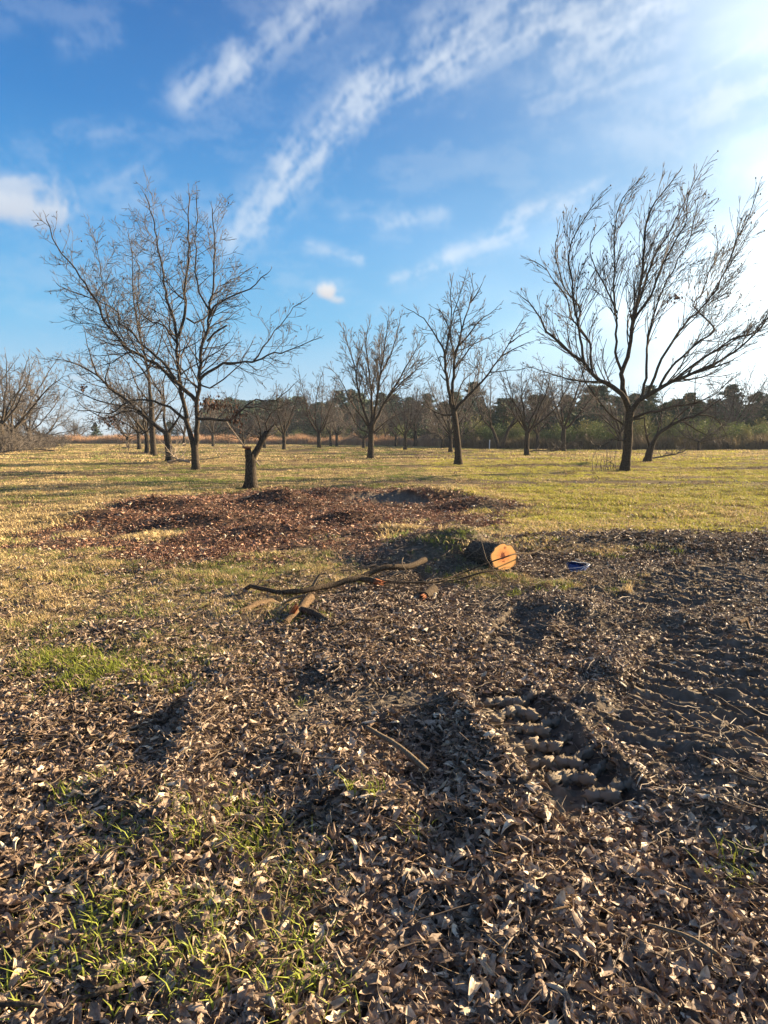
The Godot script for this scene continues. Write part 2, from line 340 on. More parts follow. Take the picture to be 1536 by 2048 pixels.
func track(x: float, d: float) -> Vector2:   # (height, how much of a track this is)
	if d > 18.0 or x < -1.3 or d < 0.0:
		return Vector2.ZERO
	var h := 0.0
	var share := 0.0
	for t: PackedFloat32Array in track_bins[int(d * 2.0)]:
		var ax := t[2] - t[0]
		var ad := t[3] - t[1]
		var ln := sqrt(ax * ax + ad * ad)
		var s := ((x - t[0]) * ax + (d - t[1]) * ad) / ln
		if s < -0.35 or s > ln + 0.35:
			continue
		var across := ((x - t[0]) * -ad + (d - t[1]) * ax) / ln / t[4]
		if absf(across) > 1.7:
			continue
		var wob := n_mid.get_noise_2d(x * 2.0 + 40.0, d * 2.0) * 0.5
		across += wob * 0.25
		var ends := smoothstep(-0.25, 0.1, s + wob * 0.3) * (1.0 - smoothstep(ln - 0.1, ln + 0.25, s + wob * 0.3))
		var inside := (1.0 - smoothstep(0.86, 1.04, absf(across))) * ends
		var rim := exp(-pow((absf(across) - 1.22) / 0.16, 2.0)) * ends
		if t[7] > 0.5:
			var zig := absf(fposmod(across * 1.0 + 0.5, 1.0) - 0.5) * 2.0
			var ph := fposmod(s / t[5] + zig * 0.75 + wob * 0.35 + (0.5 if across > 0.0 else 0.0), 1.0)
			var lug := smoothstep(0.12, 0.3, ph) * (1.0 - smoothstep(0.62, 0.78, ph))
			lug *= 0.75 + 0.5 * n_clod.get_noise_2d(x * 3.0, d * 3.0)
			h += inside * (-0.062 + t[6] * 0.35 * lug * smoothstep(-1.1, -0.4, across)) + rim * 0.05
		else:
			# bars pressed across the way of the wheels, their steep side away from the eye
			var ph := fposmod((0.67 * x + 0.74 * d) / t[5] + wob * 0.32 + 0.14 * n_fine.get_noise_2d(x, d), 1.0)
			var saw := smoothstep(0.0, 0.6, ph) * (1.0 - smoothstep(0.72, 1.0, ph))
			saw *= 0.78 + 0.5 * (0.5 + n_mid.get_noise_2d(x * 4.0, d * 4.0)) + 0.35 * n_clod.get_noise_2d(x * 1.5, d * 1.5)
			h += inside * (-0.05 + t[6] * saw) + rim * 0.035
		share = maxf(share, inside)
	return Vector2(h, share)


func hgt(x: float, d: float) -> float:
	var h := n_lo.get_noise_2d(x, d) * 0.07 * smoothstep(2.0, 14.0, d) + n_mid.get_noise_2d(x, d) * 0.035
	if d < 18.0:
		var f := 1.0 - smoothstep(8.0, 18.0, d)
		h += n_fine.get_noise_2d(x, d) * 0.022 * f
		if d < 9.0:
			h += n_clod.get_noise_2d(x, d) * 0.010 * f
	if d < 75.0:
		for m: PackedFloat32Array in mound_bins[maxi(0, int(d * 2.0))]:
			var a := (x - m[0]) / m[2]
			if a > 3.0 or a < -3.0:
				continue
			var b := (d - m[1]) / m[3]
			h += m[4] * exp(-0.5 * (a * a + b * b))
		h += track(x, d).x
	return h


func at(x: float, d: float, up := 0.0) -> Vector3:
	return Vector3(x, hgt(x, d) + up, -d)


func gauss(x: float, d: float, cx: float, cd: float, sx: float, sd: float) -> float:
	var a := (x - cx) / sx
	var b := (d - cd) / sd
	return exp(-0.5 * (a * a + b * b))


# what covers the ground: leaf litter, red-brown heap, grass, how strawy, how yellow, bare dirt
var z_leaf := 0.0
var z_pile := 0.0
var z_grass := 0.0
var z_straw := 0.0
var z_dirt := 0.0
var z_thin := 0.0   # worn streaks where the lawn is thin and brown


func near_dirt(x: float, d: float, tr: float) -> float:
	var q := maxf(tr * 0.95, 0.8 * gauss(x, d, -0.5, 3.75, 0.12, 0.5))
	q = maxf(q, maxf(gauss(x, d, 0.06, 3.85, 0.4, 0.2), 0.75 * gauss(x, d, 1.4, 2.5, 0.3, 0.2)))
	q = maxf(q, 0.8 * gauss(x, d, 1.6, 3.3, 0.6, 0.7))
	q = maxf(q, 0.62 * smoothstep(0.2, 1.2, x) * smoothstep(3.4, 4.4, d) * (1.0 - smoothstep(7.5, 9.0, d)))
	q = maxf(q, 0.7 * gauss(x, d, 0.3, 8.0, 1.2, 0.9))
	return maxf(q, 0.4 * gauss(x, d, -0.1, 15.6, 0.9, 0.6))


func zone(x: float, d: float) -> void:
	var a := n_zone.get_noise_2d(x, d)
	var b := n_zone.get_noise_2d(x * 3.1 + 70.0, d * 3.1)
	var e := sqrt(pow((x + 2.0) / 4.5, 2.0) + pow((d - 14.2) / 5.9, 2.0)) + 0.36 * a + 0.3 * b
	z_pile = 1.0 - smoothstep(0.78, 1.06, e)
	var lim := lerpf(6.2, 11.0, smoothstep(-1.8, 0.9, x))
	z_leaf = 1.0 - smoothstep(lim - lerpf(3.4, 2.0, smoothstep(-1.0, 1.0, x)), lim + 0.8, d + a * 3.0 + b * 2.0)
	var tr := track(x, d).y
	z_dirt = 0.0
	if d < 18.0:
		z_dirt = maxf(tr * 0.93, near_dirt(x, d, tr) * smoothstep(-0.55, 0.1, b + 0.25))
	var g := 0.85 * gauss(x, d, -1.9, 4.2, 0.7, 0.5) + 0.7 * gauss(x, d, -0.75, 2.2, 0.55, 0.45) + 0.85 * gauss(x, d, 0.8, 9.3, 0.75, 0.8) + 0.6 * gauss(x, d, 1.7, 7.0, 0.6, 0.35) + 0.5 * gauss(x, d, 1.0, 7.2, 0.3, 0.2)
	g += 0.45 * (1.0 - smoothstep(-1.2, -0.4, x)) * smoothstep(3.6, 5.5, d) + 0.2 * gauss(x, d, -0.1, 1.9, 0.3, 0.3)
	z_grass = clampf(maxf(g * smoothstep(-0.5, 0.35, b + 0.2), (1.0 - z_leaf) * smoothstep(5.0, 8.0, d)) - z_pile, 0.0, 1.0)
	# leaves lying under the trees and in drifts out on the lawn
	var drift := 0.9 * gauss(x, d, 8.0, 32.0, 3.4, 1.8) + 0.7 * gauss(x, d, -8.5, 31.0, 4.0, 2.0) + 0.6 * gauss(x, d, 12.0, 24.0, 3.0, 1.6) + 0.6 * gauss(x, d, 5.0, 24.0, 5.0, 1.8) + 0.5 * gauss(x, d, 2.0, 56.0, 6.0, 3.0)
	drift += 0.55 * gauss(x, d, -13.0, 24.0, 7.0, 1.2) + 0.5 * gauss(x, d, -20.0, 40.0, 8.0, 3.0)
	z_pile = maxf(z_pile, 0.0)
	var out_there := smoothstep(9.0, 14.0, d) * (1.0 - z_pile)
	z_leaf = clampf(maxf(z_leaf, z_pile) * (1.0 - z_dirt * 0.97) * (1.0 - z_grass * 0.45) + out_there * drift * smoothstep(-0.3, 0.3, b + a), 0.0, 1.0)
	z_straw = 0.52 + a * 0.75 + b * 0.35
	z_straw += 0.45 * gauss(x, d, -7.0, 11.5, 3.2, 4.5) - 0.45 * smoothstep(1.5, 6.0, x) * (1.0 - smoothstep(34.0, 60.0, d)) - 0.5 * (1.0 - smoothstep(5.0, 7.5, d)) * smoothstep(-4.0, -2.5, x)
	z_straw += 0.35 * gauss(x, d, -4.0, 42.0, 8.0, 4.0) - 0.35 * gauss(x, d, -2.0, 34.0, 12.0, 2.0) - 0.4 * gauss(x, d, -8.0, 23.5, 3.0, 1.0) + 0.2 * smoothstep(-5.0, -12.0, x)
	z_straw += 0.5 * n_zone.get_noise_2d(x * 0.35 + 200.0, d * 1.5) * smoothstep(14.0, 22.0, d)
	z_straw = clampf(z_straw, 0.0, 1.0)
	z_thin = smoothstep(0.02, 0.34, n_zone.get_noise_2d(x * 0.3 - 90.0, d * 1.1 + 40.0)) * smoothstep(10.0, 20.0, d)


func ground_color(x: float, d: float) -> Color:
	zone(x, d)
	var f := n_fine.get_noise_2d(x * 1.7, d * 1.7) * 0.5 + 0.5
	var c := Color(0.17, 0.145, 0.115).lerp(Color(0.27, 0.23, 0.18), f * 0.8)
	c = c.lerp(Color(0.30, 0.245, 0.18), 0.7 * gauss(x, d, 1.5, 2.5, 0.4, 0.25))
	var grass := Color(0.15, 0.155, 0.05).lerp(Color(0.36, 0.27, 0.13), z_straw)
	grass = grass.lerp(Color(0.46, 0.40, 0.085), 0.65 * smoothstep(6.0, 9.0, x) * (1.0 - smoothstep(25.0, 45.0, d)))
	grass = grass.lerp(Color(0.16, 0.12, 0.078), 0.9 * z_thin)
	grass = grass.lerp(Color(0.12, 0.095, 0.062), 0.45 * smoothstep(0.5, 0.85, f))
	c = c.lerp(grass, z_grass * 0.85)
	c = c.lerp(Color(0.085, 0.065, 0.048).lerp(Color(0.10, 0.056, 0.038), z_pile), z_leaf * 0.8)
	return c * lerpf(0.82, 1.18, f)


func axis(lo: float, hi: float, step: float, grow: float, reach_lo: float, reach_hi: float) -> PackedFloat32Array:
	var up := PackedFloat32Array()
	var q := lo
	while q < hi:
		up.append(q)
		q += step
	var s := step
	while q < reach_hi:
		up.append(q)
		s *= grow
		q += s
	up.append(reach_hi)
	var down := PackedFloat32Array()
	q = lo - step
	s = step
	while q > reach_lo:
		down.append(q)
		s *= grow
		q -= s
	down.append(reach_lo)
	down.reverse()
	down.append_array(up)
	return down


func make_ground() -> MeshInstance3D:
	var xs := axis(-2.2, 3.2, 0.02, 1.035, -420.0, 420.0)
	var ds := axis(1.55, 5.2, 0.018, 1.024, -30.0, 520.0)
	var w := xs.size()
	var h := ds.size()
	var mb := Mb.new()
	mb.v.resize(w * h)
	mb.n.resize(w * h)
	mb.c.resize(w * h)
	for j in h:
		var d := ds[j]
		for k in w:
			var x := xs[k]
			mb.v[j * w + k] = Vector3(x, hgt(x, d), -d)
			mb.c[j * w + k] = ground_color(x, d)
	for j in h:
		var j0 := maxi(j - 1, 0)
		var j1 := mini(j + 1, h - 1)
		for k in w:
			var sx := mb.v[j * w + mini(k + 1, w - 1)] - mb.v[j * w + maxi(k - 1, 0)]
			var sd := mb.v[j1 * w + k] - mb.v[j0 * w + k]
			mb.n[j * w + k] = sx.cross(sd).normalized()
	mb.i.resize((w - 1) * (h - 1) * 6)
	var at_i := 0
	for j in h - 1:
		for k in w - 1:
			var a := j * w + k
			mb.i[at_i] = a; mb.i[at_i + 1] = a + w; mb.i[at_i + 2] = a + 1
			mb.i[at_i + 3] = a + 1; mb.i[at_i + 4] = a + w; mb.i[at_i + 5] = a + w + 1
			at_i += 6
	print("ground ", w, " x ", h)
	var o := obj("ground", mb.mesh(), M.ground, self)
	tag(o, "orchard ground of bare dirt, leaf litter and winter grass", "ground", "", "structure")
	return o


# ---------------------------------------------------------------- sky
func dir_of(az: float, el: float) -> Vector3:
	return Vector3(sin(deg_to_rad(az)) * cos(deg_to_rad(el)), sin(deg_to_rad(el)), -cos(deg_to_rad(az)) * cos(deg_to_rad(el)))


# streaks of cirrus: [az, el, az, el, half width in degrees, density]
const STREAKS := [
	[-12.3, 15.6, -7.3, 21.1, 2.04, 0.75],
	[-7.3, 21.1, -1.1, 26.2, 2.23, 0.95],
	[-1.1, 26.2, 5.4, 28.2, 2.30, 0.95],
	[5.4, 28.2, 11.7, 29.8, 2.60, 0.80],
	[-5.3, 22.2, -1.6, 25.2, 1.49, 0.50],
	[-11.1, 17.5, -8.6, 19.0, 2.23, 0.50],
	[-15.9, 24.8, -11.6, 27.5, 1.56, 0.80],
	[-11.6, 27.5, -5.2, 31.0, 2.04, 0.70],
	[-5.2, 31.0, -0.3, 33.0, 2.23, 0.60],
	[14.0, 29.5, 20.6, 29.5, 2.97, 0.80],
	[15.2, 27.7, 18.8, 28.4, 2.60, 0.60],
	[12.6, 25.0, 20.7, 26.1, 2.23, 0.45],
	[1.1, 13.0, 5.5, 14.2, 0.97, 0.65],
	[5.1, 14.6, 11.3, 16.2, 1.12, 0.70],
	[10.4, 17.1, 17.1, 18.8, 1.26, 0.75],
	[-6.2, 15.3, -2.0, 14.4, 0.82, 0.60],
	[-6.2, 12.4, -2.9, 12.5, 1.12, 0.30],
	[-3.3, 17.7, 4.7, 17.4, 1.12, 0.30],
	[-0.3, 17.0, 4.7, 17.9, 0.74, 0.40],
	[25.4, 23.4, 29.5, 24.0, 3.35, 0.60],
	[19.1, 22.8, 25.3, 19.4, 2.97, 0.35],
	[-24.3, 26.9, -23.0, 26.9, 1.12, 0.30],
	[-22.6, 21.7, -20.1, 22.3, 0.93, 0.35],
	[-21.0, 17.7, -14.2, 17.6, 1.86, 0.35],
	[-23.5, 18.0, -18.7, 20.3, 1.49, 0.30],
	[-28.5, 27.4, -24.6, 28.8, 1.49, 0.15],
	[3.7, 30.2, 9.3, 31.1, 1.86, 0.50],
	[2.2, 20.6, 7.9, 21.4, 1.49, 0.25],
]
# small cumulus: [az, el, half width, half height, density]
const PUFFS := [
	[-28.6, 16.9, 3.72, 1.78, 0.55],
	[-27.0, 15.9, 3.35, 1.26, 0.35],
	[-4.7, 12.0, 0.97, 0.71, 0.95],
	[-3.9, 11.3, 0.74, 0.33, 0.60],
	[-24.5, 4.5, 1.12, 0.30, 0.40],
]


func make_sky() -> ImageTexture:
	var w := 2048
	var h := 1024
	var img := PackedFloat32Array()
	img.resize(w * h * 3)
	var wisps := FastNoiseLite.new()
	wisps.seed = 11
	wisps.frequency = 4.5
	wisps.fractal_type = FastNoiseLite.FRACTAL_FBM
	wisps.fractal_octaves = 5
	wisps.domain_warp_enabled = true
	wisps.domain_warp_amplitude = 0.18
	wisps.domain_warp_frequency = 2.2
	var broad := FastNoiseLite.new()
	broad.seed = 5
	broad.frequency = 1.3
	broad.fractal_octaves = 3
	var sun := dir_of(SUN_AZ, SUN_EL)
	var seg_a := PackedVector3Array()
	var seg_v := PackedVector3Array()
	for s in STREAKS:
		seg_a.append(dir_of(s[0], s[1]))
		seg_v.append(dir_of(s[2], s[3]) - dir_of(s[0], s[1]))
	var puff_at := PackedVector3Array()
	for s in PUFFS:
		puff_at.append(dir_of(s[0], s[1]))
	var stops := [0.0, 4.0, 9.0, 16.0, 24.0, 34.0, 90.0]
	var tones := [Vector3(0.60, 0.74, 0.84), Vector3(0.42, 0.66, 0.86), Vector3(0.21, 0.55, 0.87), Vector3(0.108, 0.40, 0.80), Vector3(0.044, 0.245, 0.63), Vector3(0.020, 0.13, 0.44), Vector3(0.014, 0.065, 0.30)]
	var inv := 1.0 / EXPOSURE
	for j in h:
		var el := 90.0 - (j + 0.5) * 180.0 / h
		if el < -1.5:
			for k in w:
				var q := (j * w + k) * 3
				img[q] = 0.12 * inv; img[q + 1] = 0.11 * inv; img[q + 2] = 0.09 * inv
			continue
		var e := maxf(el, 0.0)
		var base := Vector3.ZERO
		for t in 6:
			if e >= float(stops[t]) and e <= float(stops[t + 1]):
				var f := (e - float(stops[t])) / (float(stops[t + 1]) - float(stops[t]))
				base = (tones[t] as Vector3).lerp(tones[t + 1], f)
		var ce := cos(deg_to_rad(el))
		var se := sin(deg_to_rad(el))
		for k in w:
			var az := (k + 0.5) / w * TAU
			var dr := Vector3(sin(az) * ce, se, -cos(az) * ce)
			var sep := rad_to_deg(acos(clampf(dr.dot(sun), -1.0, 1.0)))
			var c := base
			# the wide veil of thin high cloud round the sun, whitest low down
			var low := exp(-maxf(el - 8.0, 0.0) / 10.0)
			var veil := broad.get_noise_3d(dr.x * 2.0, dr.y * 5.0, dr.z * 2.0)
			var glow := exp(-(sep - 34.0 + veil * 9.0) / 8.5) * lerpf(0.16, 1.0, low)
			glow = 3.2 * glow / (2.4 + glow)
			var pale := exp(-maxf(sep - 26.0, 0.0) / 16.0) * 0.75
			c = c.lerp(Vector3(0.62, 0.90, 1.0), clampf(pale, 0.0, 1.0) * 0.85)
			c += Vector3(1.0, 0.96, 0.86) * glow
			# cirrus
			var cloud := 0.0
			var nz := wisps.get_noise_3d(dr.x * 1.1, dr.y * 2.4, dr.z * 1.1)
			if sin(az) > -0.86 and cos(az) > 0.35 and el < 50.0:
				var fine := wisps.get_noise_3d(dr.x * 5.0 + 3.0, dr.y * 4.0, dr.z * 5.0)
				var hair := wisps.get_noise_3d(dr.x * 15.0 - 5.0, dr.y * 11.0, dr.z * 15.0)
				for s in STREAKS.size():
					var t := clampf((dr - seg_a[s]).dot(seg_v[s]) / seg_v[s].length_squared(), 0.0, 1.0)
					var off := rad_to_deg((dr - seg_a[s] - seg_v[s] * t).length()) / (0.78 * float(STREAKS[s][4]))
					if off < 2.6:
						var al := (dr - seg_a[s]).dot(seg_v[s].normalized())
						var pe := (dr - seg_a[s]).dot(seg_v[s].cross(seg_a[s]).normalized())
						var strand := wisps.get_noise_3d(al * 1.6 + pe * 2.0, pe * 9.0 - al * 1.2, s * 0.7)
						var f := exp(-off * off * 1.1) * smoothstep(-0.50 + off * 0.27, 0.36, nz * 0.3 + strand * 0.62 + fine * 0.32 + hair * 0.26)
						cloud = 1.0 - (1.0 - cloud) * (1.0 - clampf(f * 0.88 * float(STREAKS[s][5]), 0.0, 0.92))
				for s in PUFFS.size():
					var dd := dr - puff_at[s]
					var oa := rad_to_deg(Vector2(dd.x, dd.z).length()) / float(PUFFS[s][2])
					var oe := rad_to_deg(dd.y) / float(PUFFS[s][3])
					var r := sqrt(oa * oa + oe * oe)
					if r < 2.0:
						var edge := wisps.get_noise_3d(dr.x * 3.4 + 7.0, dr.y * 3.4, dr.z * 3.4)
						var f := smoothstep(1.15, 0.35, r - edge * 0.9) * float(PUFFS[s][4])
						c = c.lerp(Vector3(0.74, 0.72, 0.74).lerp(Vector3(0.93, 0.93, 0.93), clampf(oe * 0.6 + 0.5, 0.0, 1.0)), clampf(f, 0.0, 1.0))
			else:
				cloud = 0.5 * smoothstep(0.05, 0.6, nz + broad.get_noise_3d(dr.x, dr.y, dr.z) * 0.7)
			cloud = maxf(cloud, 0.16 * smoothstep(0.0, 0.5, nz * 0.8 + veil * 0.4 + wisps.get_noise_3d(dr.x * 3.0, dr.y * 9.0, dr.z * 3.0) * 0.4))
			c = c.lerp(Vector3(0.80, 0.88, 0.97) + Vector3(1, 0.97, 0.9) * glow, cloud * 0.82)
			var q := (j * w + k) * 3
			img[q] = c.x * inv; img[q + 1] = c.y * inv; img[q + 2] = c.z * inv
	return ImageTexture.create_from_image(Image.create_from_data(w, h, false, Image.FORMAT_RGBF, img.to_byte_array()))


# ---------------------------------------------------------------- materials
func noise_tex(freq: float, octaves: int, lo: Color, hi: Color, sd: int, side := 512, kind := FastNoiseLite.TYPE_SIMPLEX_SMOOTH) -> ImageTexture:
	var nz := FastNoiseLite.new()
	nz.seed = sd
	nz.noise_type = kind
	nz.frequency = freq
	nz.fractal_octaves = octaves
	var im := nz.get_seamless_image(side, side)
	im.convert(Image.FORMAT_RGB8)
	var lut := PackedByteArray()
	for g in 256:
		var c := lo.lerp(hi, g / 255.0)
		lut.append(int(c.r * 255)); lut.append(int(c.g * 255)); lut.append(int(c.b * 255))
	var b := im.get_data()
	for p in range(0, b.size(), 3):
		var g := b[p] * 3
		b[p] = lut[g]; b[p + 1] = lut[g + 1]; b[p + 2] = lut[g + 2]
	return ImageTexture.create_from_image(Image.create_from_data(side, side, false, Image.FORMAT_RGB8, b))


func srgb(r: float, g: float, b: float) -> Color:
	return Color(r, g, b).linear_to_srgb()


func mat(color: Color, rough := 0.9) -> StandardMaterial3D:
	var m := StandardMaterial3D.new()
	m.albedo_color = color.linear_to_srgb()
	m.roughness = rough
	m.metallic_specular = 0.3
	m.cull_mode = BaseMaterial3D.CULL_DISABLED
	return m


func bark(tex: Texture2D, color: Color, scale: Vector3, depth: float) -> StandardMaterial3D:
	var m := mat(color, 0.95)
	m.albedo_texture = tex
	m.uv1_triplanar = true
	m.uv1_scale = scale
	m.heightmap_enabled = true
	m.heightmap_texture = tex
	m.heightmap_scale = depth
	m.metallic_specular = 0.15
	return m


func make_materials() -> void:
	var bark_tex := noise_tex(0.02, 5, Color(0.38, 0.36, 0.34), Color(1, 0.97, 0.92), 3, 512, FastNoiseLite.TYPE_SIMPLEX)
	M.bark = bark(bark_tex, Color(0.125, 0.11, 0.093), Vector3(2.2, 0.7, 2.2), 1.6)
	M.bark_fg = bark(bark_tex, Color(0.155, 0.128, 0.10), Vector3(5.0, 2.0, 5.0), 0.4)
	M.bark_log = bark(bark_tex, Color(0.20, 0.17, 0.14), Vector3(4.0, 4.0, 1.4), 3.0)
	M.bark_tan = bark(bark_tex, Color(0.27, 0.20, 0.135), Vector3(5.0, 3.0, 5.0), 0.3)
	M.bark_pale = bark(bark_tex, Color(0.30, 0.255, 0.20), Vector3(9.0, 9.0, 9.0), 0.1)
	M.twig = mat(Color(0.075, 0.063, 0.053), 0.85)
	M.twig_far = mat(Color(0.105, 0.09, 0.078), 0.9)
	M.twig_pale = mat(Color(0.24, 0.195, 0.145), 0.85)
	M.broken = mat(Color(0.26, 0.10, 0.045), 0.9)
	M.pine_bark = mat(Color(0.10, 0.075, 0.055))
	var g := mat(Color.WHITE, 0.97)
	g.vertex_color_use_as_albedo = true
	g.albedo_texture = noise_tex(0.012, 6, Color(0.62, 0.61, 0.60), Color(1, 1, 1), 21, 1024)
	g.uv1_triplanar = true
	g.uv1_world_triplanar = true
	g.uv1_scale = Vector3(0.9, 0.9, 0.9)
	g.heightmap_enabled = true
	g.heightmap_texture = g.albedo_texture
	g.heightmap_scale = 3.2
	g.metallic_specular = 0.12
	M.ground = g
	var l := mat(Color.WHITE, 0.62)
	l.vertex_color_use_as_albedo = true
	l.backlight_enabled = true
	l.backlight = Color(0.3, 0.3, 0.3)
	l.metallic_specular = 0.38
	l.albedo_texture = noise_tex(0.03, 4, Color(0.66, 0.62, 0.58), Color(1, 1, 1), 8, 256)
	l.uv1_triplanar = true
	l.uv1_scale = Vector3(1.1, 1.1, 0.6)
	M.leaf = l
	var gr := mat(Color.WHITE, 0.7)
	gr.vertex_color_use_as_albedo = true
	gr.backlight_enabled = true
	gr.backlight = Color(0.7, 0.7, 0.7)
	gr.metallic_specular = 0.25
	M.grass = gr
	M.needles = []
	for c in [Color(0.062, 0.125, 0.060), Color(0.078, 0.138, 0.058), Color(0.055, 0.12, 0.072)]:
		var m := mat(c, 0.8)
		m.albedo_texture = l.albedo_texture
		m.uv1_triplanar = true
		m.backlight_enabled = true
		m.backlight = Color(0.25, 0.25, 0.25)
		M.needles.append(m)
	M.shrub = []
	for c in [Color(0.24, 0.31, 0.09), Color(0.17, 0.25, 0.085), Color(0.30, 0.31, 0.11)]:
		var m := mat(c, 0.8)
		m.albedo_texture = l.albedo_texture
		m.uv1_triplanar = true
		m.backlight_enabled = true
		m.backlight = Color(0.5, 0.5, 0.5)
		M.shrub.append(m)
	M.dead_leaf = mat(Color(0.13, 0.062, 0.035), 0.7)
	M.dead_leaf.albedo_texture = l.albedo_texture
	M.dead_leaf.uv1_triplanar = true
	M.dead_leaf.backlight_enabled = true
	M.dead_leaf.backlight = Color(0.4, 0.4, 0.4)
	var dirt := mat(Color(0.50, 0.43, 0.34), 0.97)
	dirt.albedo_texture = g.albedo_texture
	dirt.uv1_triplanar = true
	dirt.uv1_scale = Vector3(4, 4, 4)
	dirt.heightmap_enabled = true
	dirt.heightmap_texture = g.albedo_texture
	dirt.heightmap_scale = 0.6
	dirt.metallic_specular = 0.12
	M.clod = dirt
	M.tarp = mat(Color(0.010, 0.032, 0.13), 0.4)
	M.tarp.metallic_specular = 0.5
	M.rim = mat(Color(0.62, 0.62, 0.60), 0.4)
	M.white = mat(Color(0.78, 0.77, 0.74), 0.6)
	M.roof = mat(Color(0.16, 0.15, 0.15), 0.8)
	M.sawn = mat(Color.WHITE, 0.8)
	M.sawn.albedo_texture = sawn_tex()


# the sawn face: growth rings, reddish heart, saw marks
func sawn_tex() -> ImageTexture:
	var side := 384
	var im := Image.create(side, side, false, Image.FORMAT_RGB8)
	for y in side:
		for x in side:
			var u := (x + 0.5) / side * 2.0 - 1.0
			var v := (y + 0.5) / side * 2.0 - 1.0
			var r := Vector2(u + 0.02, v + 0.06).length()
			var wob := n_zone.get_noise_2d(u * 40.0, v * 40.0)
			var ring := 0.5 + 0.5 * sin((r + wob * 0.035) * 95.0)
			var c := Color(0.92, 0.69, 0.40).lerp(Color(0.83, 0.56, 0.29), ring * 0.45 + 0.15 * wob)
			c = c.lerp(Color(0.86, 0.54, 0.29), 1.0 - smoothstep(0.2, 0.7, r + wob * 0.12))
			var heart := Vector2((u + 0.08) / 0.17, (v + 0.12) / 0.24).length() + wob * 0.7
			c = c.lerp(Color(0.42, 0.17, 0.09), 1.0 - smoothstep(0.7, 1.05, heart))
			var spot := Vector2((u - 0.13) / 0.12, (v + 0.62) / 0.1).length() + wob * 0.6
			c = c.lerp(Color(0.6, 0.30, 0.15), 0.8 * (1.0 - smoothstep(0.6, 1.1, spot)))
			spot = Vector2((u + 0.09) / 0.13, (v - 0.26) / 0.05).length() + wob * 0.5
			c = c.lerp(Color(0.55, 0.27, 0.13), 0.8 * (1.0 - smoothstep(0.6, 1.1, spot)))
			c = c.lerp(Color(0.95, 0.78, 0.50), 0.22 * smoothstep(0.35, 0.7, n_mid.get_noise_2d(u * 3.0 + v * 2.0, (v - u * 0.35) * 60.0) + 0.4))
			# checks that run out from the heart, and a darker line of inner bark
			var ang := atan2(v + 0.06, u + 0.02)
			var crack := absf(sin(ang * 3.5 + 0.7 + wob * 0.8)) + (0.25 if r < 0.3 or r > 0.85 else 0.0)
			c = c.lerp(Color(0.45, 0.25, 0.13), 0.6 * (1.0 - smoothstep(0.0, 0.035 / maxf(r, 0.2), crack)))
			c = c.lerp(Color(0.50, 0.32, 0.18), 0.6 * smoothstep(0.86, 0.95, r + wob * 0.05))
			im.set_pixel(x, y, c)
	return ImageTexture.create_from_image(im)


# ---------------------------------------------------------------- bare trees
# a side branch with its own side branches
func grow(mb: Mb, p0: Vector3, dir: Vector3, ln: float, r: float, depth: int, o: Dictionary) -> void:
	var segs := clampi(int(ln / 0.32), 2, 6)
	var p := PackedVector3Array([p0])
	var rr := PackedFloat32Array([r])
	var bias: Vector3 = o.bias
	var d := dir
	var q := p0
	for s in segs:
		var jit := Vector3(rng.randf_range(-1, 1), rng.randf_range(-1, 1), rng.randf_range(-1, 1)) * float(o.crook)
		d = (d + jit + bias * (float(o.pull) * (0.4 + s * 0.5))).normalized()
		q += d * (ln / segs)
		p.append(q)
		rr.append(maxf(float(o.rmin), r * (1.0 - 0.75 * (s + 1.0) / segs)))
	mb.tube(p, rr, 3 if r < 0.03 else 4, false)
	o.count += 1
	if depth <= 0 or ln < 0.35:
		if rng.randf() < float(o.get("husk", 0.0)):
			mb.lump(q, Vector3(0.035, 0.045, 0.035), n_fine, 0.0, 3, 4)
		return
	var kids := int(ln * float(o.per_m) * rng.randf_range(0.7, 1.2)) + 1
	for k in kids:
		var t := rng.randf_range(0.2, 0.97)
		var s := mini(int(t * segs), segs - 1)
		var f := t * segs - s
		var axis_d := (p[s + 1] - p[s]).normalized()
		var side := axis_d.cross(Vector3(rng.randf_range(-1, 1), rng.randf_range(-1, 1), rng.randf_range(-1, 1))).normalized()
		var ang := deg_to_rad(rng.randf_range(float(o.ang0), float(o.ang1)))
		var nd := axis_d * cos(ang) + side * sin(ang)
		grow(mb, p[s].lerp(p[s + 1], f), nd, ln * rng.randf_range(0.28, 0.6) * (1.15 - 0.55 * t), maxf(float(o.rmin), lerpf(rr[s], rr[s + 1], f) * 0.6), depth - 1, o)


